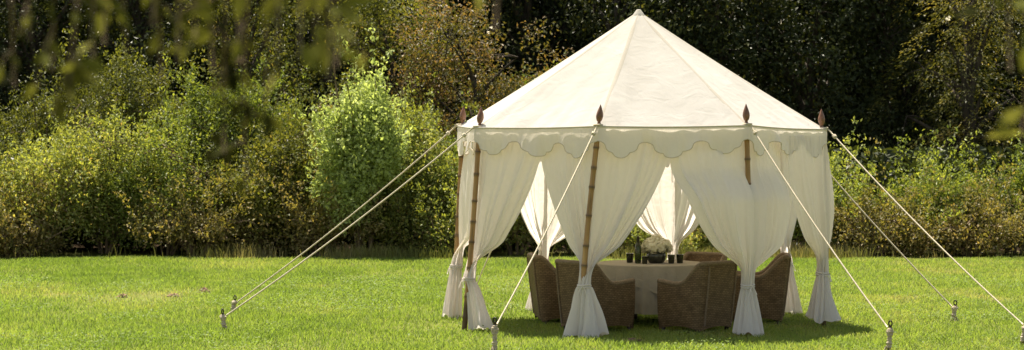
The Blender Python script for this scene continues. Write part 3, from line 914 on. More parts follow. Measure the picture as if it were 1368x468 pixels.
# ------------------------------------------------------------------ wicker chairs (front faces +Y in the chair's own frame)
def make_chair(label):
    t = thing('wicker_armchair', label, 'armchair', (0, 0, 0), 0, 'wicker armchairs round the table')
    n = 96
    # plan of the tub: from the right front corner round the back to the left front corner
    s = np.linspace(0, 1, n)
    hw, front, back = 0.315, 0.30, -0.30
    a = np.linspace(0, PI, 400)
    # build a U: straight arms then superelliptic back
    yl = np.linspace(front, -0.05, 120)
    arm_r = np.stack([np.full(120, hw) - 0.02 * ((yl - (-0.05)) / 0.35) ** 2, yl], -1)
    ex = 2 / 5.5
    bc = np.stack([np.sign(np.cos(a)) * np.abs(np.cos(a)) ** ex * hw, -0.05 - np.abs(np.sin(a)) ** ex * (0.25)], -1)
    arm_l = arm_r[::-1] * [-1, 1]
    U = np.concatenate([arm_r, bc[1:-1], arm_l])
    dl = np.concatenate([[0], np.cumsum(np.linalg.norm(np.diff(U, axis=0), axis=1))])
    ts = np.linspace(0, dl[-1], n)
    X = np.interp(ts, dl, U[:, 0]); Y = np.interp(ts, dl, U[:, 1])
    tx = np.gradient(X); ty = np.gradient(Y); ln = np.hypot(tx, ty)
    nx, ny = -ty / ln, tx / ln                                     # outward?
    sgn = np.sign((nx * X + ny * (Y - 0.1)).mean()); nx *= sgn; ny *= sgn
    bk = sstep(0.02, -0.25, Y)                                     # 1 at the back
    top = 0.515 + 0.225 * bk ** 1.5 + 0.02 * sstep(0.05, 0.3, Y)
    leanb = 0.065 * sstep(0.0, -0.3, Y)
    th = 0.042
    foot = 0.02 + 0.055 * np.clip(np.abs(np.sin(ts / dl[-1] * PI * 3)), 0, 1) ** 0.5
    rows = []
    for v in np.linspace(0, 1, 18):
        z = foot + (top - foot) * v
        o_ = -0.03 * (1 - v) ** 1.5 * (1 - 0.5 * bk) + 0.012 * np.sin(PI * v)
        rows.append(np.stack([X + nx * o_, Y + ny * o_ - leanb * v ** 1.6, z], -1))
    for i in range(1, 7):
        aa = i / 6 * PI
        o_ = -th / 2 + th / 2 * np.cos(aa); z = top + th / 2 * np.sin(aa)
        rows.append(np.stack([X + nx * o_, Y + ny * o_ - leanb, z], -1))
    for v in np.linspace(1, 0, 12)[1:]:
        z = 0.30 + (top - 0.30) * v
        rows.append(np.stack([X - nx * th, Y - ny * th - leanb * ((z - foot) / (top - foot)) ** 1.6, z], -1))
    P = np.array(rows)
    P2 = P[:18 + 6 + 11]
    Vs, Fs = P2.reshape(-1, 3), grid_faces(len(P2), n)
    # close the arm fronts
    m = len(P2)
    cl = []
    for col in (0, n - 1):
        ids = [r * n + col for r in range(m)]
        lo, hi = 0, m - 1
        while hi - lo >= 3:
            cl.append([ids[lo], ids[lo + 1], ids[hi - 1], ids[hi]]); lo += 1; hi -= 1
    Fs = np.concatenate([Fs, np.array(cl)])
    obj('wicker_shell', Vs, Fs, M['wicker'], t, pattr={'wu': np.tile(ts, m)})
    # rolled rim
    rim = np.stack([X - nx * th * .5, Y - ny * th * .5 - leanb, top + 0.008], -1)
    Vr, Fr = tube(rim, 0.029, 8)
    obj('rim', Vr, Fr, M['braid'], t)
    for sg in (0, 1):                     # braided edge down each back corner
        ci_ = int(np.argmin(np.abs(ts / dl[-1] - (0.372 if sg == 0 else 0.628))))
        Vb_, Fb_ = tube(P[1:18, ci_] + np.array([nx[ci_], ny[ci_], 0]) * 0.004, 0.011, 6)
        obj('corner_braid', Vb_, Fb_, M['braid'], t)
    # front apron under the seat
    xs = np.linspace(-0.285, 0.285, 24)
    ap = []
    for zrow in (0, 1, 2, 3):
        lo = 0.03 + 0.05 * np.cos(xs / 0.285 * PI / 2) ** 0.6
        z = lo + (0.40 - lo) * zrow / 3
        ap.append(np.stack([xs, np.full(24, 0.288) + 0.012 * np.cos(xs / 0.285 * PI / 2), z], -1))
    inner = [a_ - np.array([0, 0.03, 0]) for a_ in ap[::-1]]
    AP = np.array(ap + inner)
    obj('front_apron', AP.reshape(-1, 3), grid_faces(8, 24), M['wicker'], t, pattr={'wu': np.tile(xs, 8)})
    # seat platform and cushion (rounded slab)
    def slab(x, y0, y1, z0, z1, r):
        nu = 64
        a = np.arange(nu) / nu * 2 * PI
        e = 2 / 5
        cx = np.sign(np.cos(a)) * np.abs(np.cos(a)) ** e; cy = np.sign(np.sin(a)) * np.abs(np.sin(a)) ** e
        R = []
        for ins, z in ((x, z0), (0.02, z0), (0, z0 + r * .5), (0, z1 - r), (0.01, z1 - r * .4), (0.04, z1), (x * .6, z1 + 0.012), (x * .98, z1 + 0.016)):
            sx = max(0.002, x - ins); sy = max(0.002, (y1 - y0) / 2 * (sx / x))
            R.append(np.stack([cx * sx, (y0 + y1) / 2 + cy * sy, np.full(nu, z)], -1))
        return np.array(R).reshape(-1, 3), grid_faces(8, nu, True)
    Vc, Fc_ = slab(0.27, -0.26, 0.285, 0.335, 0.395, 0.02)
    obj('seat_deck', Vc, Fc_, M['wicker'], t)
    Vc, Fc_ = slab(0.262, -0.25, 0.30, 0.402, 0.485, 0.05)
    obj('seat_cushion', Vc, Fc_, M['cushion'], t)
    for sx in (-1, 1):
        for yy in (0.255, -0.21):
            Vf, Ff = tube(np.array([[sx * 0.25, yy, 0.0], [sx * 0.25, yy, 0.06], [sx * 0.25, yy, 0.2]]), 0.024, 8)
            obj('foot', Vf, Ff, M['darkwood'], t)
    return t


def face(px, d, deg):
    return ((px - 684) / F * d, d, 0.0), R_(deg)


SC = 1.05
# (pixel centre, depth, heading of the seat front: 0 = away from the camera, -90 = right)
chairs = [
    (751, 28.0, -82, 'wicker armchair farthest left, seen from its side facing the table'),
    (796, 26.85, -52, 'wicker armchair behind the tied front curtain, left of the hanging cloth'),
    (931, 26.75, 47, 'nearest wicker armchair, back turned to us, right of the hanging cloth'),
    (1012, 28.0, 85, 'wicker armchair farthest right, half hidden by the tied right front curtain'),
    (926, 29.0, 140, 'wicker armchair on the far side, only its back rim showing over the table'),
]
c0 = make_chair(chairs[0][3])
for i, (px, d, deg, lab) in enumerate(chairs):
    loc, rz = face(px, d, deg)
    if i == 0:
        c0.location = loc; c0.rotation_euler = (0, 0, rz)
        ch = c0
    else:
        ch = dup(c0, loc, rz, lab)
    sc = SC * (0.94 if i == 4 else 1)
    ch.scale = (sc, sc, sc)

# ------------------------------------------------------------------ trees and shrubs
def crown_points(rx, ry, z0, z1, nlobe, nclump, g, flat=0.8, hollow=0.55, column=False):
    """lumpy crown: lobes in an ellipsoid, clump centres on the lobes"""
    zc = (z0 + z1) / 2; rz = (z1 - z0) / 2
    lobes = []
    for i in range(nlobe):
        d = g.normal(size=3); d /= np.linalg.norm(d)
        rr = g.uniform(0.35, 0.78)
        c = np.array([d[0] * rx * rr, d[1] * ry * rr, zc + d[2] * rz * rr])
        if column:
            f = (i + g.random()) / nlobe
            pr = math.sin(PI * min(1, 0.18 + 0.72 * f)) ** 0.5
            a = g.uniform(0, 2 * PI); rr = g.uniform(0.25, 0.75) * pr
            c = np.array([rx * rr * math.cos(a), ry * rr * math.sin(a), z0 + 0.25 + (z1 - z0 - 0.6) * f])
        lobes.append((c, g.uniform(0.30, 0.5)))
    pts, lid = [], []
    li = g.integers(0, nlobe, nclump)
    d = g.normal(size=(nclump, 3)); d /= np.linalg.norm(d, axis=1)[:, None]
    r = g.uniform(hollow, 1.0, nclump)
    for i in range(nclump):
        c, lr = lobes[li[i]]
        p = c + d[i] * r[i] * lr * np.array([rx, ry, (rx * flat if column else rz * flat)])
        pts.append(p); lid.append(li[i])
    pts = np.array(pts)
    pts[:, 2] = np.maximum(pts[:, 2], 0.12)
    return pts, np.array(lid), lobes, d


def plant(name, label, cat, loc, rx, ry, z0, z1, mat, nlobe=10, nclump=160, per=40, leaf=0.075, sig=0.16, seed=1, group=None,
          trunk_r=0.12, stems=1, aspect=0.55, tint0=0.35, tvar=0.25, droop=0.0, bark='bark', upright=0.0, spray=False, flat=0.8, dry=0.0, column=False, shoots=0, taper=0.0):
    g = np.random.default_rng(seed)
    root = thing(name, label, cat, tuple(loc), 0, group)
    pts, lid, lobes, dd = crown_points(rx, ry, z0, z1, nlobe, nclump, g, flat, column=column)
    if taper:
        hr_ = np.clip((pts[:, 2] - z0) / (z1 - z0), 0, 1)
        pts[:, :2] *= (1 - taper * hr_ ** 1.4)[:, None]
    if shoots:
        ns_ = 7
        sp_ = pts[g.integers(0, len(pts), shoots)]
        sd_ = g.normal(size=(shoots, 3)) * 0.42 + np.array([0, -0.15, 0.85])
        sl_ = g.uniform(0.25, 0.95, shoots)
        ex = (sp_[:, None] + sd_[:, None] * (sl_[:, None, None] * np.linspace(0.1, 1, ns_)[None, :, None])).reshape(-1, 3)
        pts = np.concatenate([pts, ex]); lid = np.concatenate([lid, np.zeros(len(ex), int)]); dd = np.concatenate([dd, np.repeat(sd_, ns_, 0)])
        is_shoot = np.arange(len(pts)) >= nclump
    else:
        is_shoot = np.zeros(len(pts), bool)
    # trunk and limbs
    tp = []
    ht = z0 + (z1 - z0) * 0.72
    if stems == 1:
        q = np.linspace(0, 1, 12)
        tr = np.stack([0.12 * np.sin(q * 4 + seed) * q, 0.12 * np.sin(q * 3 + 2 * seed) * q, q * ht - 0.05], -1)
        tp.append(tube(tr, trunk_r * (1 - 0.75 * q) * (1 + 0.35 * np.exp(-q * 14)), 9))
        starts = [tr]
    else:
        starts = []
        for j in range(stems):
            a = g.uniform(0, 6.28); q = np.linspace(0, 1, 9)
            e = g.uniform(0.2, 0.75)
            tr = np.stack([np.cos(a) * (0.1 + rx * e * q), np.sin(a) * (0.1 + ry * e * q), q * (z0 + (z1 - z0) * g.uniform(0.6, 0.95)) - 0.03], -1)
            tr[:, :2] += 0.05 * np.sin(q * 5 + j)[:, None] * q[:, None]
            tp.append(tube(tr, trunk_r * g.uniform(.5, 1.) * (1 - 0.8 * q) + 0.003, 6)); starts.append(tr)
    for j, (c, lr) in enumerate(lobes):
        tr = starts[j % len(starts)]
        zz = np.clip(c[2] - 0.35 * (z1 - z0) * g.uniform(0.3, 0.8), 0.1, ht)
        s0 = tr[np.argmin(np.abs(tr[:, 2] - zz))]
        q = np.linspace(0, 1, 7)[:, None]
        mid = (s0 + c) / 2 + np.array([0, 0, 0.12 * (z1 - z0) * 0.3])
        pl = s0 * (1 - q) ** 2 + 2 * mid * q * (1 - q) + c * q ** 2
        tp.append(tube(pl, trunk_r * 0.42 * (1 - 0.75 * q[:, 0]) + 0.004, 6))
    nt_ = min(nclump, 70)
    for i in g.choice(nclump, nt_, replace=False):
        c = lobes[lid[i]][0]
        q = np.linspace(0, 1, 5)[:, None]
        pl = c * (1 - q) + pts[i] * q + np.array([0, 0, 0.05]) * np.sin(q * PI)
        tp.append(tube(pl, 0.014 * (1 - 0.7 * q[:, 0]) + 0.002, 5, caps=False))
    Vt, Ft = join(tp)
    obj('trunk' if stems == 1 else 'stems', Vt, Ft, M[bark], root)
    # leaves
    n = len(pts) * per
    ci = np.repeat(np.arange(len(pts)), per)
    if spray:
        # flat drooping sprays that point outward
        out_ = dd[ci].copy(); out_[:, 2] = out_[:, 2] * 0.3 - 0.35
        out_ /= np.linalg.norm(out_, axis=1)[:, None]
        along = g.random(n) ** 0.8
        side = np.cross(out_, [0, 0, 1.0]); side /= np.linalg.norm(side, axis=1)[:, None] + 1e-9
        lat = g.normal(size=n) * 0.35 * (1 - along)
        L_ = sig * 3.2
        C = pts[ci] + out_ * (along * L_)[:, None] + side * (lat * L_)[:, None] + g.normal(size=(n, 3)) * 0.03
        C[:, 2] -= 0.25 * (along ** 2) * L_
        D = out_ + side * (np.sign(lat) * 0.7)[:, None] + g.normal(size=(n, 3)) * 0.25
        Nn = np.tile([0, 0, 1.0], (n, 1)) + g.normal(size=(n, 3)) * 0.4
    else:
        C = pts[ci] + g.normal(size=(n, 3)) * (sig * np.where(is_shoot, 0.45, 1.0))[ci][:, None] * np.array([1, 1, 0.75])
        thin = np.where(is_shoot[ci], g.random(n) < 0.33, True)
        D = g.normal(size=(n, 3)) + dd[ci] * 0.6; D[:, 2] -= droop; D[:, 2] += upright
        Nn = g.normal(size=(n, 3)) * 0.55 + np.array([-0.25, -0.75, 0.8])
    if not spray:
        C, D, Nn, ci = C[thin], D[thin], Nn[thin], ci[thin]; n = len(C)
    C[:, 2] = np.maximum(C[:, 2], 0.04)
    L = leaf * g.uniform(0.65, 1.3, n)
    Vl, Fl = leaf_quads(C, D, Nn, L, L * aspect)
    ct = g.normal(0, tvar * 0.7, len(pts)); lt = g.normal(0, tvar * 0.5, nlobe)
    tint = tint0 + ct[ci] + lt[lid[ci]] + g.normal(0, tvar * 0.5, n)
    if dry:
        hrel = (C[:, 2] - z0) / (z1 - z0)
        isdry = g.random(n) < 0.7 * dry * (1.0 - hrel)
        tint = np.where(isdry, g.uniform(0.85, 1.0, n), np.minimum(tint, 0.82))
    obj('crown' if stems == 1 else 'foliage', Vl, Fl, M[mat], root, fattr={'tint': np.clip(tint, 0, 1)}, smooth=False)
    return root


def topz(y, d): return H - (y - HOR) / F * d


def X(px, d): return (px - 684) / F * d


TG = 'trees of the wood behind the clearing'
SG = 'shrubs along the edge of the clearing'
# --- tall trees of the wood:  px, depth, radius, z0, z1, material, label
TREES = [
    (-120, 47.0, 2.4, 0.4, 6.6, 'l_dark', 'dark broadleaf tree beyond the left end of the shrubs'),
    (40, 47.5, 2.3, 0.3, 6.8, 'l_dark', 'very dark tree in the top left corner of the wood'),
    (190, 48.2, 2.4, 0.3, 7.4, 'l_dark', 'dark tree with sparse sunlit leaves behind the yellow green shrubs'),
    (330, 47.0, 2.1, 0.4, 6.4, 'l_olive', 'shaded olive tree rising behind the dark green bush'),
    (450, 49.0, 2.4, 0.4, 8.0, 'l_dark', 'dark tree standing behind the lime green sapling'),
    (520, 47.2, 1.7, 0.4, 5.4, 'l_olive', 'olive green tree left of the copper tinged one'),
    (628, 45.6, 2.35, 0.5, 4.6, 'l_copper', 'copper tinged tree just left of the tent roof'),
    (700, 50.0, 2.6, 0.4, 8.5, 'l_dark', 'tall dark tree behind the copper tinged tree'),
    (735, 46.6, 1.2, 0.5, 3.5, 'l_green', 'small green tree peeping over the left slope of the tent roof'),
    (830, 48.5, 2.4, 0.4, 7.4, 'l_dark', 'dark glossy tree directly behind the tent peak'),
    (960, 47.8, 2.3, 0.3, 7.0, 'l_dark', 'dark tree over the right slope of the tent roof'),
    (1085, 48.4, 2.4, 0.3, 7.4, 'l_dark', 'darkest tree, above the right corner of the tent'),
    (1185, 49.2, 2.4, 0.3, 7.8, 'l_dark', 'dark tree between the tent and the sunlit drooping tree'),
    (1290, 46.6, 1.7, 0.5, 6.2, 'l_fir', 'golden green tree with drooping sprays at the right'),
    (1400, 48.0, 2.3, 0.3, 7.2, 'l_dark', 'dark tree at the right end of the wood'),
    (1640, 47.0, 2.4, 0.4, 7.0, 'l_olive', 'olive tree well past the right end of the shrubs'),
    (-260, 46.6, 2.4, 0.4, 6.8, 'l_olive', 'olive tree well past the left end of the shrubs'),
    (1510, 47.5, 2.4, 0.4, 6.8, 'l_dark', 'dark tree past the right end of the shrubs'),
]
for i, (px, d, r, z0, z1, mt, lab) in enumerate(TREES):
    d += 1.2 if z1 < 6 else 2.0
    spray = mt == 'l_fir'
    nm = {'l_dark': 'dark_tree', 'l_olive': 'olive_tree', 'l_copper': 'copper_tree', 'l_green': 'small_tree', 'l_fir': 'drooping_tree'}[mt]
    if nm == 'olive_tree': nm = 'leafy_tree'
    sm = z1 < 6
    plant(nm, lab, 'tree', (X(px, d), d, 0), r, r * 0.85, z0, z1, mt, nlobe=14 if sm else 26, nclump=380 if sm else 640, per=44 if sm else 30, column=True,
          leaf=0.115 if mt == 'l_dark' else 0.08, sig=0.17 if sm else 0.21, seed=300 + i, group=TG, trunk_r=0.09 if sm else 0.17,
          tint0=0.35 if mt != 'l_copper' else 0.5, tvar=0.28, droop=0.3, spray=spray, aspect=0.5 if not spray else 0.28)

# --- shrubs:  px, depth, half width, top row, material, label, extras
SHRUBS = [
    (-40, 43.2, 1.05, 205, 'l_yellow', 'yellowish shrub cut by the left edge of the clearing', {}),
    (55, 42.9, 1.15, 196, 'l_yellow', 'broad yellow green shrub with a brown dry foot at the far left', {'dry': 0.55}),
    (140, 43.4, 1.0, 168, 'l_yellow', 'taller yellow green shrub second from the left', {'dry': 0.3}),
    (222, 42.9, 0.85, 185, 'l_green', 'rounded fresh green shrub left of the dark green bush', {}),
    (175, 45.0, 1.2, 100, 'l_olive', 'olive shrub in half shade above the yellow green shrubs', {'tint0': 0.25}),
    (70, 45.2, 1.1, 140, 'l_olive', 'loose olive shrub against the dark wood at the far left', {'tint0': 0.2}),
    (300, 44.2, 1.05, 108, 'l_green', 'tall dark green bush left of the lime sapling', {'tint0': 0.22}),
    (345, 42.9, 0.9, 195, 'l_olive', 'olive shrub with brown leaves below the tall dark green bush', {'dry': 0.35, 'tint0': 0.5}),
    (410, 43.5, 0.85, 170, 'l_olive', 'olive shrub leaning against the lime sapling', {'tint0': 0.45}),
    (486, 42.3, 0.82, 88, 'l_lime', 'bright lime green sapling, lightest foliage left of the tent', {'lime': True}),
    (548, 43.2, 0.85, 165, 'l_yellow', 'yellow green shrub between the lime sapling and the tent', {'dry': 0.25}),
    (612, 43.6, 0.9, 185, 'l_green', 'green shrub behind the two left guy ropes', {'tint0': 0.45}),
    (430, 42.5, 0.7, 262, 'l_brown', 'low brown shrub at the foot of the lime sapling', {'dry': 0.5}),
    (540, 42.6, 0.75, 255, 'l_olive', 'low olive shrub by the grass edge behind the guy ropes', {'dry': 0.4}),
    (690, 43.0, 0.9, 235, 'l_olive', 'olive brown shrub seen through the left tent opening', {'dry': 0.5}),
    (770, 43.4, 0.9, 225, 'l_green', 'green shrub hidden behind the front left curtains', {}),
    (868, 42.6, 0.9, 296, 'l_yellow', 'low pale yellow green shrub seen through the middle tent opening', {'tint0': 0.62}),
    (960, 43.4, 0.9, 225, 'l_green', 'green shrub behind the right front curtain', {}),
    (1050, 43.2, 0.9, 235, 'l_green', 'green shrub behind the right corner pole', {'tint0': 0.3}),
    (1135, 43.0, 0.8, 254, 'l_green', 'leafy green shrub just right of the tent', {'tint0': 0.38, 'dry': 0.3}),
    (1205, 43.4, 0.85, 250, 'l_green', 'light tipped shrub crossed by the two right guy ropes', {'dry': 0.5, 'tint0': 0.3}),
    (1285, 43.0, 0.9, 247, 'l_green', 'wide green shrub below the golden drooping tree', {'dry': 0.4, 'tint0': 0.36}),
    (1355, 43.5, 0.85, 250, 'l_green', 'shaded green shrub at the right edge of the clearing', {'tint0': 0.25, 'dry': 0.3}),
    (1430, 43.2, 0.9, 220, 'l_green', 'green shrub past the right edge of the clearing', {'tint0': 0.4}),
    (-150, 43.0, 1.0, 210, 'l_green', 'fresh green shrub past the left end of the clearing', {}),
    (1520, 43.0, 1.0, 215, 'l_yellow', 'yellow green shrub past the right end of the clearing', {}),
    (-20, 42.6, 0.8, 290, 'l_brown', 'low brown shrub at the left edge by the grass', {'dry': 0.6}),
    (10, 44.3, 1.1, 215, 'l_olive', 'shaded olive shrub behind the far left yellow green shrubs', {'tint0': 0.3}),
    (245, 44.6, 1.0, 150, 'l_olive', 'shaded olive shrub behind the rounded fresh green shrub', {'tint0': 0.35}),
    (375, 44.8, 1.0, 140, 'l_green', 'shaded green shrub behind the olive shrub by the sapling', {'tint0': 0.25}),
    (540, 44.8, 1.1, 150, 'l_olive', 'olive shrub behind the yellow green one beside the sapling', {'tint0': 0.4}),
    (640, 45.0, 1.1, 195, 'l_olive', 'olive shrub at the foot of the copper tinged tree', {'tint0': 0.5}),
    (265, 42.4, 0.8, 268, 'l_brown', 'low brown twiggy shrub at the foot of the dark green bush', {'dry': 0.5}),
    (20, 42.2, 0.8, 285, 'l_brown', 'low dry brown shrub in the far left bottom of the bank', {'dry': 0.8}),
    (615, 42.5, 0.7, 270, 'l_yellow', 'low yellow green shrub beside the rear left tent pole', {'dry': 0.3}),
    (1170, 42.4, 0.75, 280, 'l_brown', 'low dry brown shrub at the foot of the right shrubs', {'dry': 0.6}),
    (1300, 42.5, 0.8, 282, 'l_brown', 'low dry brown shrub farther right by the grass edge', {'dry': 0.6}),
]
for i, (px, d, hw, ty, mt, lab, ex) in enumerate(SHRUBS):
    zt = topz(ty, d) * 1.10
    ex = dict(ex); lime = ex.pop('lime', False)
    nl = max(8, int(7 * hw * zt))
    plant('sapling' if lime else 'shrub', lab, 'sapling' if lime else 'shrub', (X(px, d), d, 0), hw * (1.15 if lime else 1.55), hw * 1.0, 0.05, zt, mt,
          nlobe=10 if lime else int(nl * 1.7), nclump=int(215 * hw * max(zt, 1.2)), per=25, leaf=0.07 if not lime else 0.085, sig=0.125, seed=500 + i, group=SG,
          trunk_r=0.03, stems=9, aspect=0.5, shoots=int((130 if lime else 75) * hw), tvar=0.21, bark='twig', upright=0.35, flat=0.9, taper=0.5 if lime else (0.05, 0.3, 0.15, 0.2)[i % 4], **{'tint0': 0.45, **ex})

# --- the deep wood behind: one mass nobody could count
g = np.random.default_rng(77)
def leaf_mass(name, label, n, y0, y1, z0, z1, l0, l1, tint):
    C = np.stack([g.uniform(-18, 18, n), g.uniform(y0, y1, n), z0 + (z1 - z0) * g.random(n) ** 1.15], -1)
    D = g.normal(size=(n, 3)); Nn = g.normal(size=(n, 3)) + np.array([0, -.6, .6])
    L = g.uniform(l0, l1, n)
    Vl, Fl = leaf_quads(C, D, Nn, L, L * 0.6)
    tag(obj(name, Vl, Fl, M['l_dark'], fattr={'tint': np.clip(g.normal(tint, 0.2, n), 0, 1)}, smooth=False), label, 'wood', kind='stuff')


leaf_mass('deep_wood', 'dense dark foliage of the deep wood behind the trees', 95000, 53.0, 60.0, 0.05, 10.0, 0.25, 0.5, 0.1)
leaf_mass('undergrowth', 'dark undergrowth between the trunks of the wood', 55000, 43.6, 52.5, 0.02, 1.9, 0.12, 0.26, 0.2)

# ------------------------------------------------------------------ near trees whose twigs hang into the top of the view
def near_tree(name, label, trunk_xy, limb_end, twigs, seed):
    g = np.random.default_rng(seed)
    tx, ty = trunk_xy
    root = thing(name, label, 'tree', (tx, ty, 0), 0, 'near trees with twigs hanging into view')
    q = np.linspace(0, 1, 16)
    tr = np.stack([0.1 * np.sin(q * 3), 0.08 * np.sin(q * 4), q * 5.2 - 0.05], -1)
    Vt, Ft = tube(tr, 0.15 * (1 - 0.6 * q) * (1 + 0.4 * np.exp(-q * 12)), 12)
    obj('trunk', Vt, Ft, M['bark'], root)
    base = np.array([tx, ty, 0])
    s0 = tr[9]; e0 = np.array(limb_end) - base
    q = np.linspace(0, 1, 24)[:, None]
    mid = (s0 + e0) / 2 + np.array([0, 0, 0.35])
    limb = s0 * (1 - q) ** 2 + 2 * mid * q * (1 - q) + e0 * q ** 2
    Vt, Ft = tube(limb, 0.05 * (1 - 0.8 * q[:, 0]) + 0.004, 9)
    lb = obj('limb', Vt, Ft, M['bark'], root)
    tws, Cs, Ds, Ls, Ts = [], [], [], [], []
    for (p, sway, nlf, ll, tn) in twigs:  # leaf tint per twig: sunlit and dark twigs are put into the colour
        nlf = int(nlf * 1.25)
        tip = np.array(p) - base
        k = np.argmin(np.abs(limb[:, 0] - (tip[0] - sway)))
        st = limb[k]
        q = np.linspace(0, 1, 14)[:, None]
        m_ = st * 0.45 + tip * 0.55 + np.array([sway * 0.5, 0, 0.16])
        tw = st * (1 - q) ** 2 + 2 * m_ * q * (1 - q) + tip * q ** 2
        tws.append(tube(tw, 0.004 * (1 - 0.75 * q[:, 0]) + 0.001, 6))
        sides = [tw]
        for j in range(max(3, nlf // 4)):
            f = g.uniform(0.3, 0.97); i0 = int(f * 13)
            dv = np.array([g.normal() * 0.8 + np.sign(sway) * 0.3, g.normal() * 0.4, -0.35 + 0.3 * g.normal()]); dv /= np.linalg.norm(dv)
            ln = g.uniform(0.05, 0.15) * (1.2 - 0.5 * f)
            qq = np.linspace(0, 1, 14)[:, None]
            sh = tw[i0] + dv * ln * qq + np.array([0, 0, -0.03]) * qq ** 2
            tws.append(tube(sh, 0.0018 * (1 - 0.6 * qq[:, 0]), 5)); sides.append(sh)
        for j in range(int(nlf * 1.7)):
            tk = sides[0] if g.random() < 0.15 else sides[g.integers(1, len(sides))]
            f = g.uniform(0.55, 1.0) if tk is tw else g.uniform(0.1, 1.0)
            i0 = min(12, int(f * 13)); fr = f * 13 - i0
            pt = tk[i0] * (1 - fr) + tk[i0 + 1] * fr
            tg = tk[i0 + 1] - tk[i0]; tg /= np.linalg.norm(tg) + 1e-9
            dv = tg * 0.7 + g.normal(size=3) * 0.5 + np.array([0, 0, -0.2]); dv /= np.linalg.norm(dv)
            L = ll * 1.2 * g.uniform(0.55, 1.1)
            Cs.append(pt + dv * L * 0.5); Ds.append(dv); Ls.append(L); Ts.append(tn + g.normal() * 0.15)
    # the upper crown, above the frame
    n = 1100
    c0 = limb[g.integers(6, 24, n)] + g.normal(size=(n, 3)) * np.array([0.5, 0.5, 0.35]) + np.array([0, 0, 1.05])
    c1 = tr[-1] + g.normal(size=(n, 3)) * np.array([0.8, 0.8, 0.5])
    Cs = np.concatenate([np.array(Cs), c0, c1])
    Ds = np.concatenate([np.array(Ds), g.normal(size=(2 * n, 3))]); Ls = np.concatenate([np.array(Ls), g.uniform(0.05, 0.09, 2 * n)])
    for j in range(10):
        e = c0[j * 7]; q = np.linspace(0, 1, 6)[:, None]
        st = limb[8 + j]
        tws.append(tube(st * (1 - q) + e * q, 0.012 * (1 - .8 * q[:, 0]) + .001, 6))
    Vt, Ft = join(tws)
    obj('twigs', Vt, Ft, M['twig'], lb)
    Vl, Fl = leaf_quads(Cs, Ds, g.normal(size=(len(Cs), 3)), Ls, Ls * 0.42)
    obj('crown', Vl, Fl, M['l_near'], root, fattr={'tint': np.clip(np.concatenate([np.array(Ts), g.normal(0.45, 0.2, len(Cs) - len(Ts))]), 0, 1)})


def np_(px, py, d): return tuple(at(px, py, d))


near_tree('overhanging_tree', 'near tree left of the viewer whose blurred twigs hang across the upper left', (-2.75, 4.6), (0.15, 4.7, 3.05), [
    (np_(92, 128, 4.5), -0.20, 16, 0.06, 0.35), (np_(125, 105, 4.6), -0.12, 14, 0.06, 0.3), (np_(140, 60, 4.7), 0.15, 8, 0.055, 0.7), (np_(238, 85, 4.6), 0.2, 10, 0.055, 0.6),
    (np_(330, 245, 5.1), -0.25, 34, 0.05, 0.0), (np_(300, 205, 5.0), -0.12, 30, 0.05, 0.0), (np_(355, 170, 4.9), 0.12, 26, 0.05, 0.05),
    (np_(400, 78, 4.4), 0.32, 16, 0.065, 0.6), (np_(440, 108, 4.3), 0.38, 20, 0.07, 0.75), (np_(465, 30, 4.5), 0.35, 12, 0.065, 0.8), (np_(370, 30, 4.4), 0.3, 12, 0.06, 0.6),
    (np_(662, 42, 4.5), 0.12, 5, 0.06, 0.8),
    (np_(40, 55, 4.7), -0.15, 14, 0.055, 0.15), (np_(70, 95, 4.8), 0.2, 14, 0.055, 0.2), (np_(170, 75, 4.8), -0.25, 16, 0.055, 0.15), (np_(215, 110, 4.9), 0.25, 16, 0.055, 0.12),
    (np_(285, 95, 4.8), 0.3, 16, 0.055, 0.2), (np_(320, 60, 4.6), -0.3, 14, 0.055, 0.45), (np_(420, 60, 4.5), -0.25, 14, 0.06, 0.6), (np_(450, 90, 4.7), 0.4, 12, 0.055, 0.3),
    (np_(370, 95, 4.5), 0.4, 12, 0.06, 0.7), (np_(20, 120, 4.9), -0.2, 10, 0.05, 0.05), (np_(15, 10, 4.5), -0.1, 6, 0.055, 0.3), (np_(262, 50, 4.6), -0.18, 12, 0.055, 0.3), (np_(205, 40, 4.6), 0.18, 10, 0.055, 0.4)], 41)
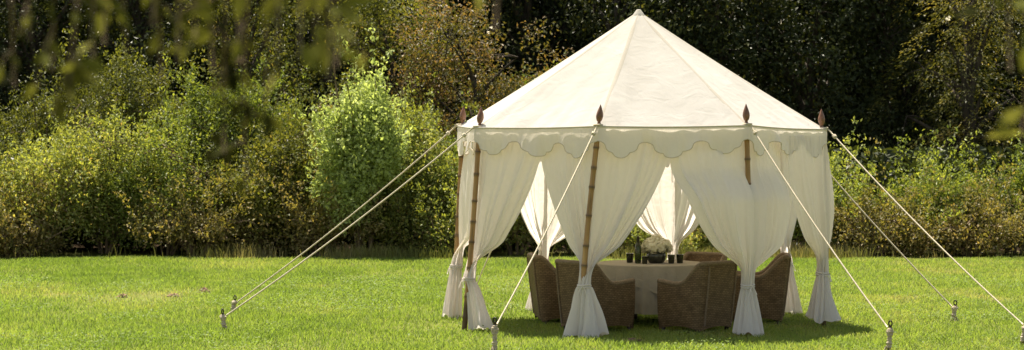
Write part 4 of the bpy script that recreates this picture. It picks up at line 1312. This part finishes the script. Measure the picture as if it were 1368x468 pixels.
near_tree('overhanging_tree', 'near tree right of the viewer with a few blurred leaves at the right edge', (2.85, 4.9), (1.02, 4.6, 3.0), [
    (np_(1366, 190, 4.5), 0.05, 16, 0.06, 0.5), (np_(1350, 95, 4.6), -0.10, 8, 0.055, 0.15), (np_(1376, 120, 4.4), 0.1, 14, 0.06, 0.3)], 43)

# ------------------------------------------------------------------ light
SUN_AZ = math.atan2(-0.46, 0.89)       # direction to the sun in plan: x, y
SUN_EL = R_(66)
ts = Vector((math.sin(SUN_AZ) * math.cos(SUN_EL), math.cos(SUN_AZ) * math.cos(SUN_EL), math.sin(SUN_EL)))
sl = bpy.data.lights.new('sun', 'SUN'); sl.energy = 4.3; sl.angle = R_(0.5); sl.color = (1.0, 0.915, 0.77)
so = bpy.data.objects.new('sun', sl); COL.objects.link(so)
so.location = (-20, 40, 40)
so.rotation_euler = (-ts).to_track_quat('-Z', 'Y').to_euler()
w = bpy.data.worlds.new('World'); scene.world = w; w.use_nodes = True
nt = w.node_tree
bg = nt.nodes['Background']
sky = nt.nodes.new('ShaderNodeTexSky'); sky.sky_type = 'NISHITA'; sky.sun_disc = False
sky.sun_elevation = SUN_EL; sky.sun_rotation = SUN_AZ
wb = nt.nodes.new('ShaderNodeMixRGB'); wb.blend_type = 'MULTIPLY'; wb.inputs[0].default_value = 1.0
wb.inputs[2].default_value = (1.16, 0.95, 0.74, 1)   # warm white balance
nt.links.new(sky.outputs[0], wb.inputs[1]); nt.links.new(wb.outputs[0], bg.inputs[0]); bg.inputs[1].default_value = 0.066

# ------------------------------------------------------------------ camera
cam = bpy.data.cameras.new('camera')
cam.sensor_width = 36.0; cam.lens = 36.0 * F / 1368.0
cam.clip_start = 0.1; cam.clip_end = 3000
co = bpy.data.objects.new('camera', cam); COL.objects.link(co)
co.location = (0, 0, H)
co.rotation_euler = (R_(90) - math.atan((234 - HOR) / F), 0, 0)
cam.dof.use_dof = True; cam.dof.focus_distance = 26.8; cam.dof.aperture_fstop = 3.7
scene.camera = co

scene.view_settings.view_transform = 'Standard'
scene.view_settings.look = 'None'
scene.view_settings.gamma = 1.0
scene.view_settings.exposure = 1.76
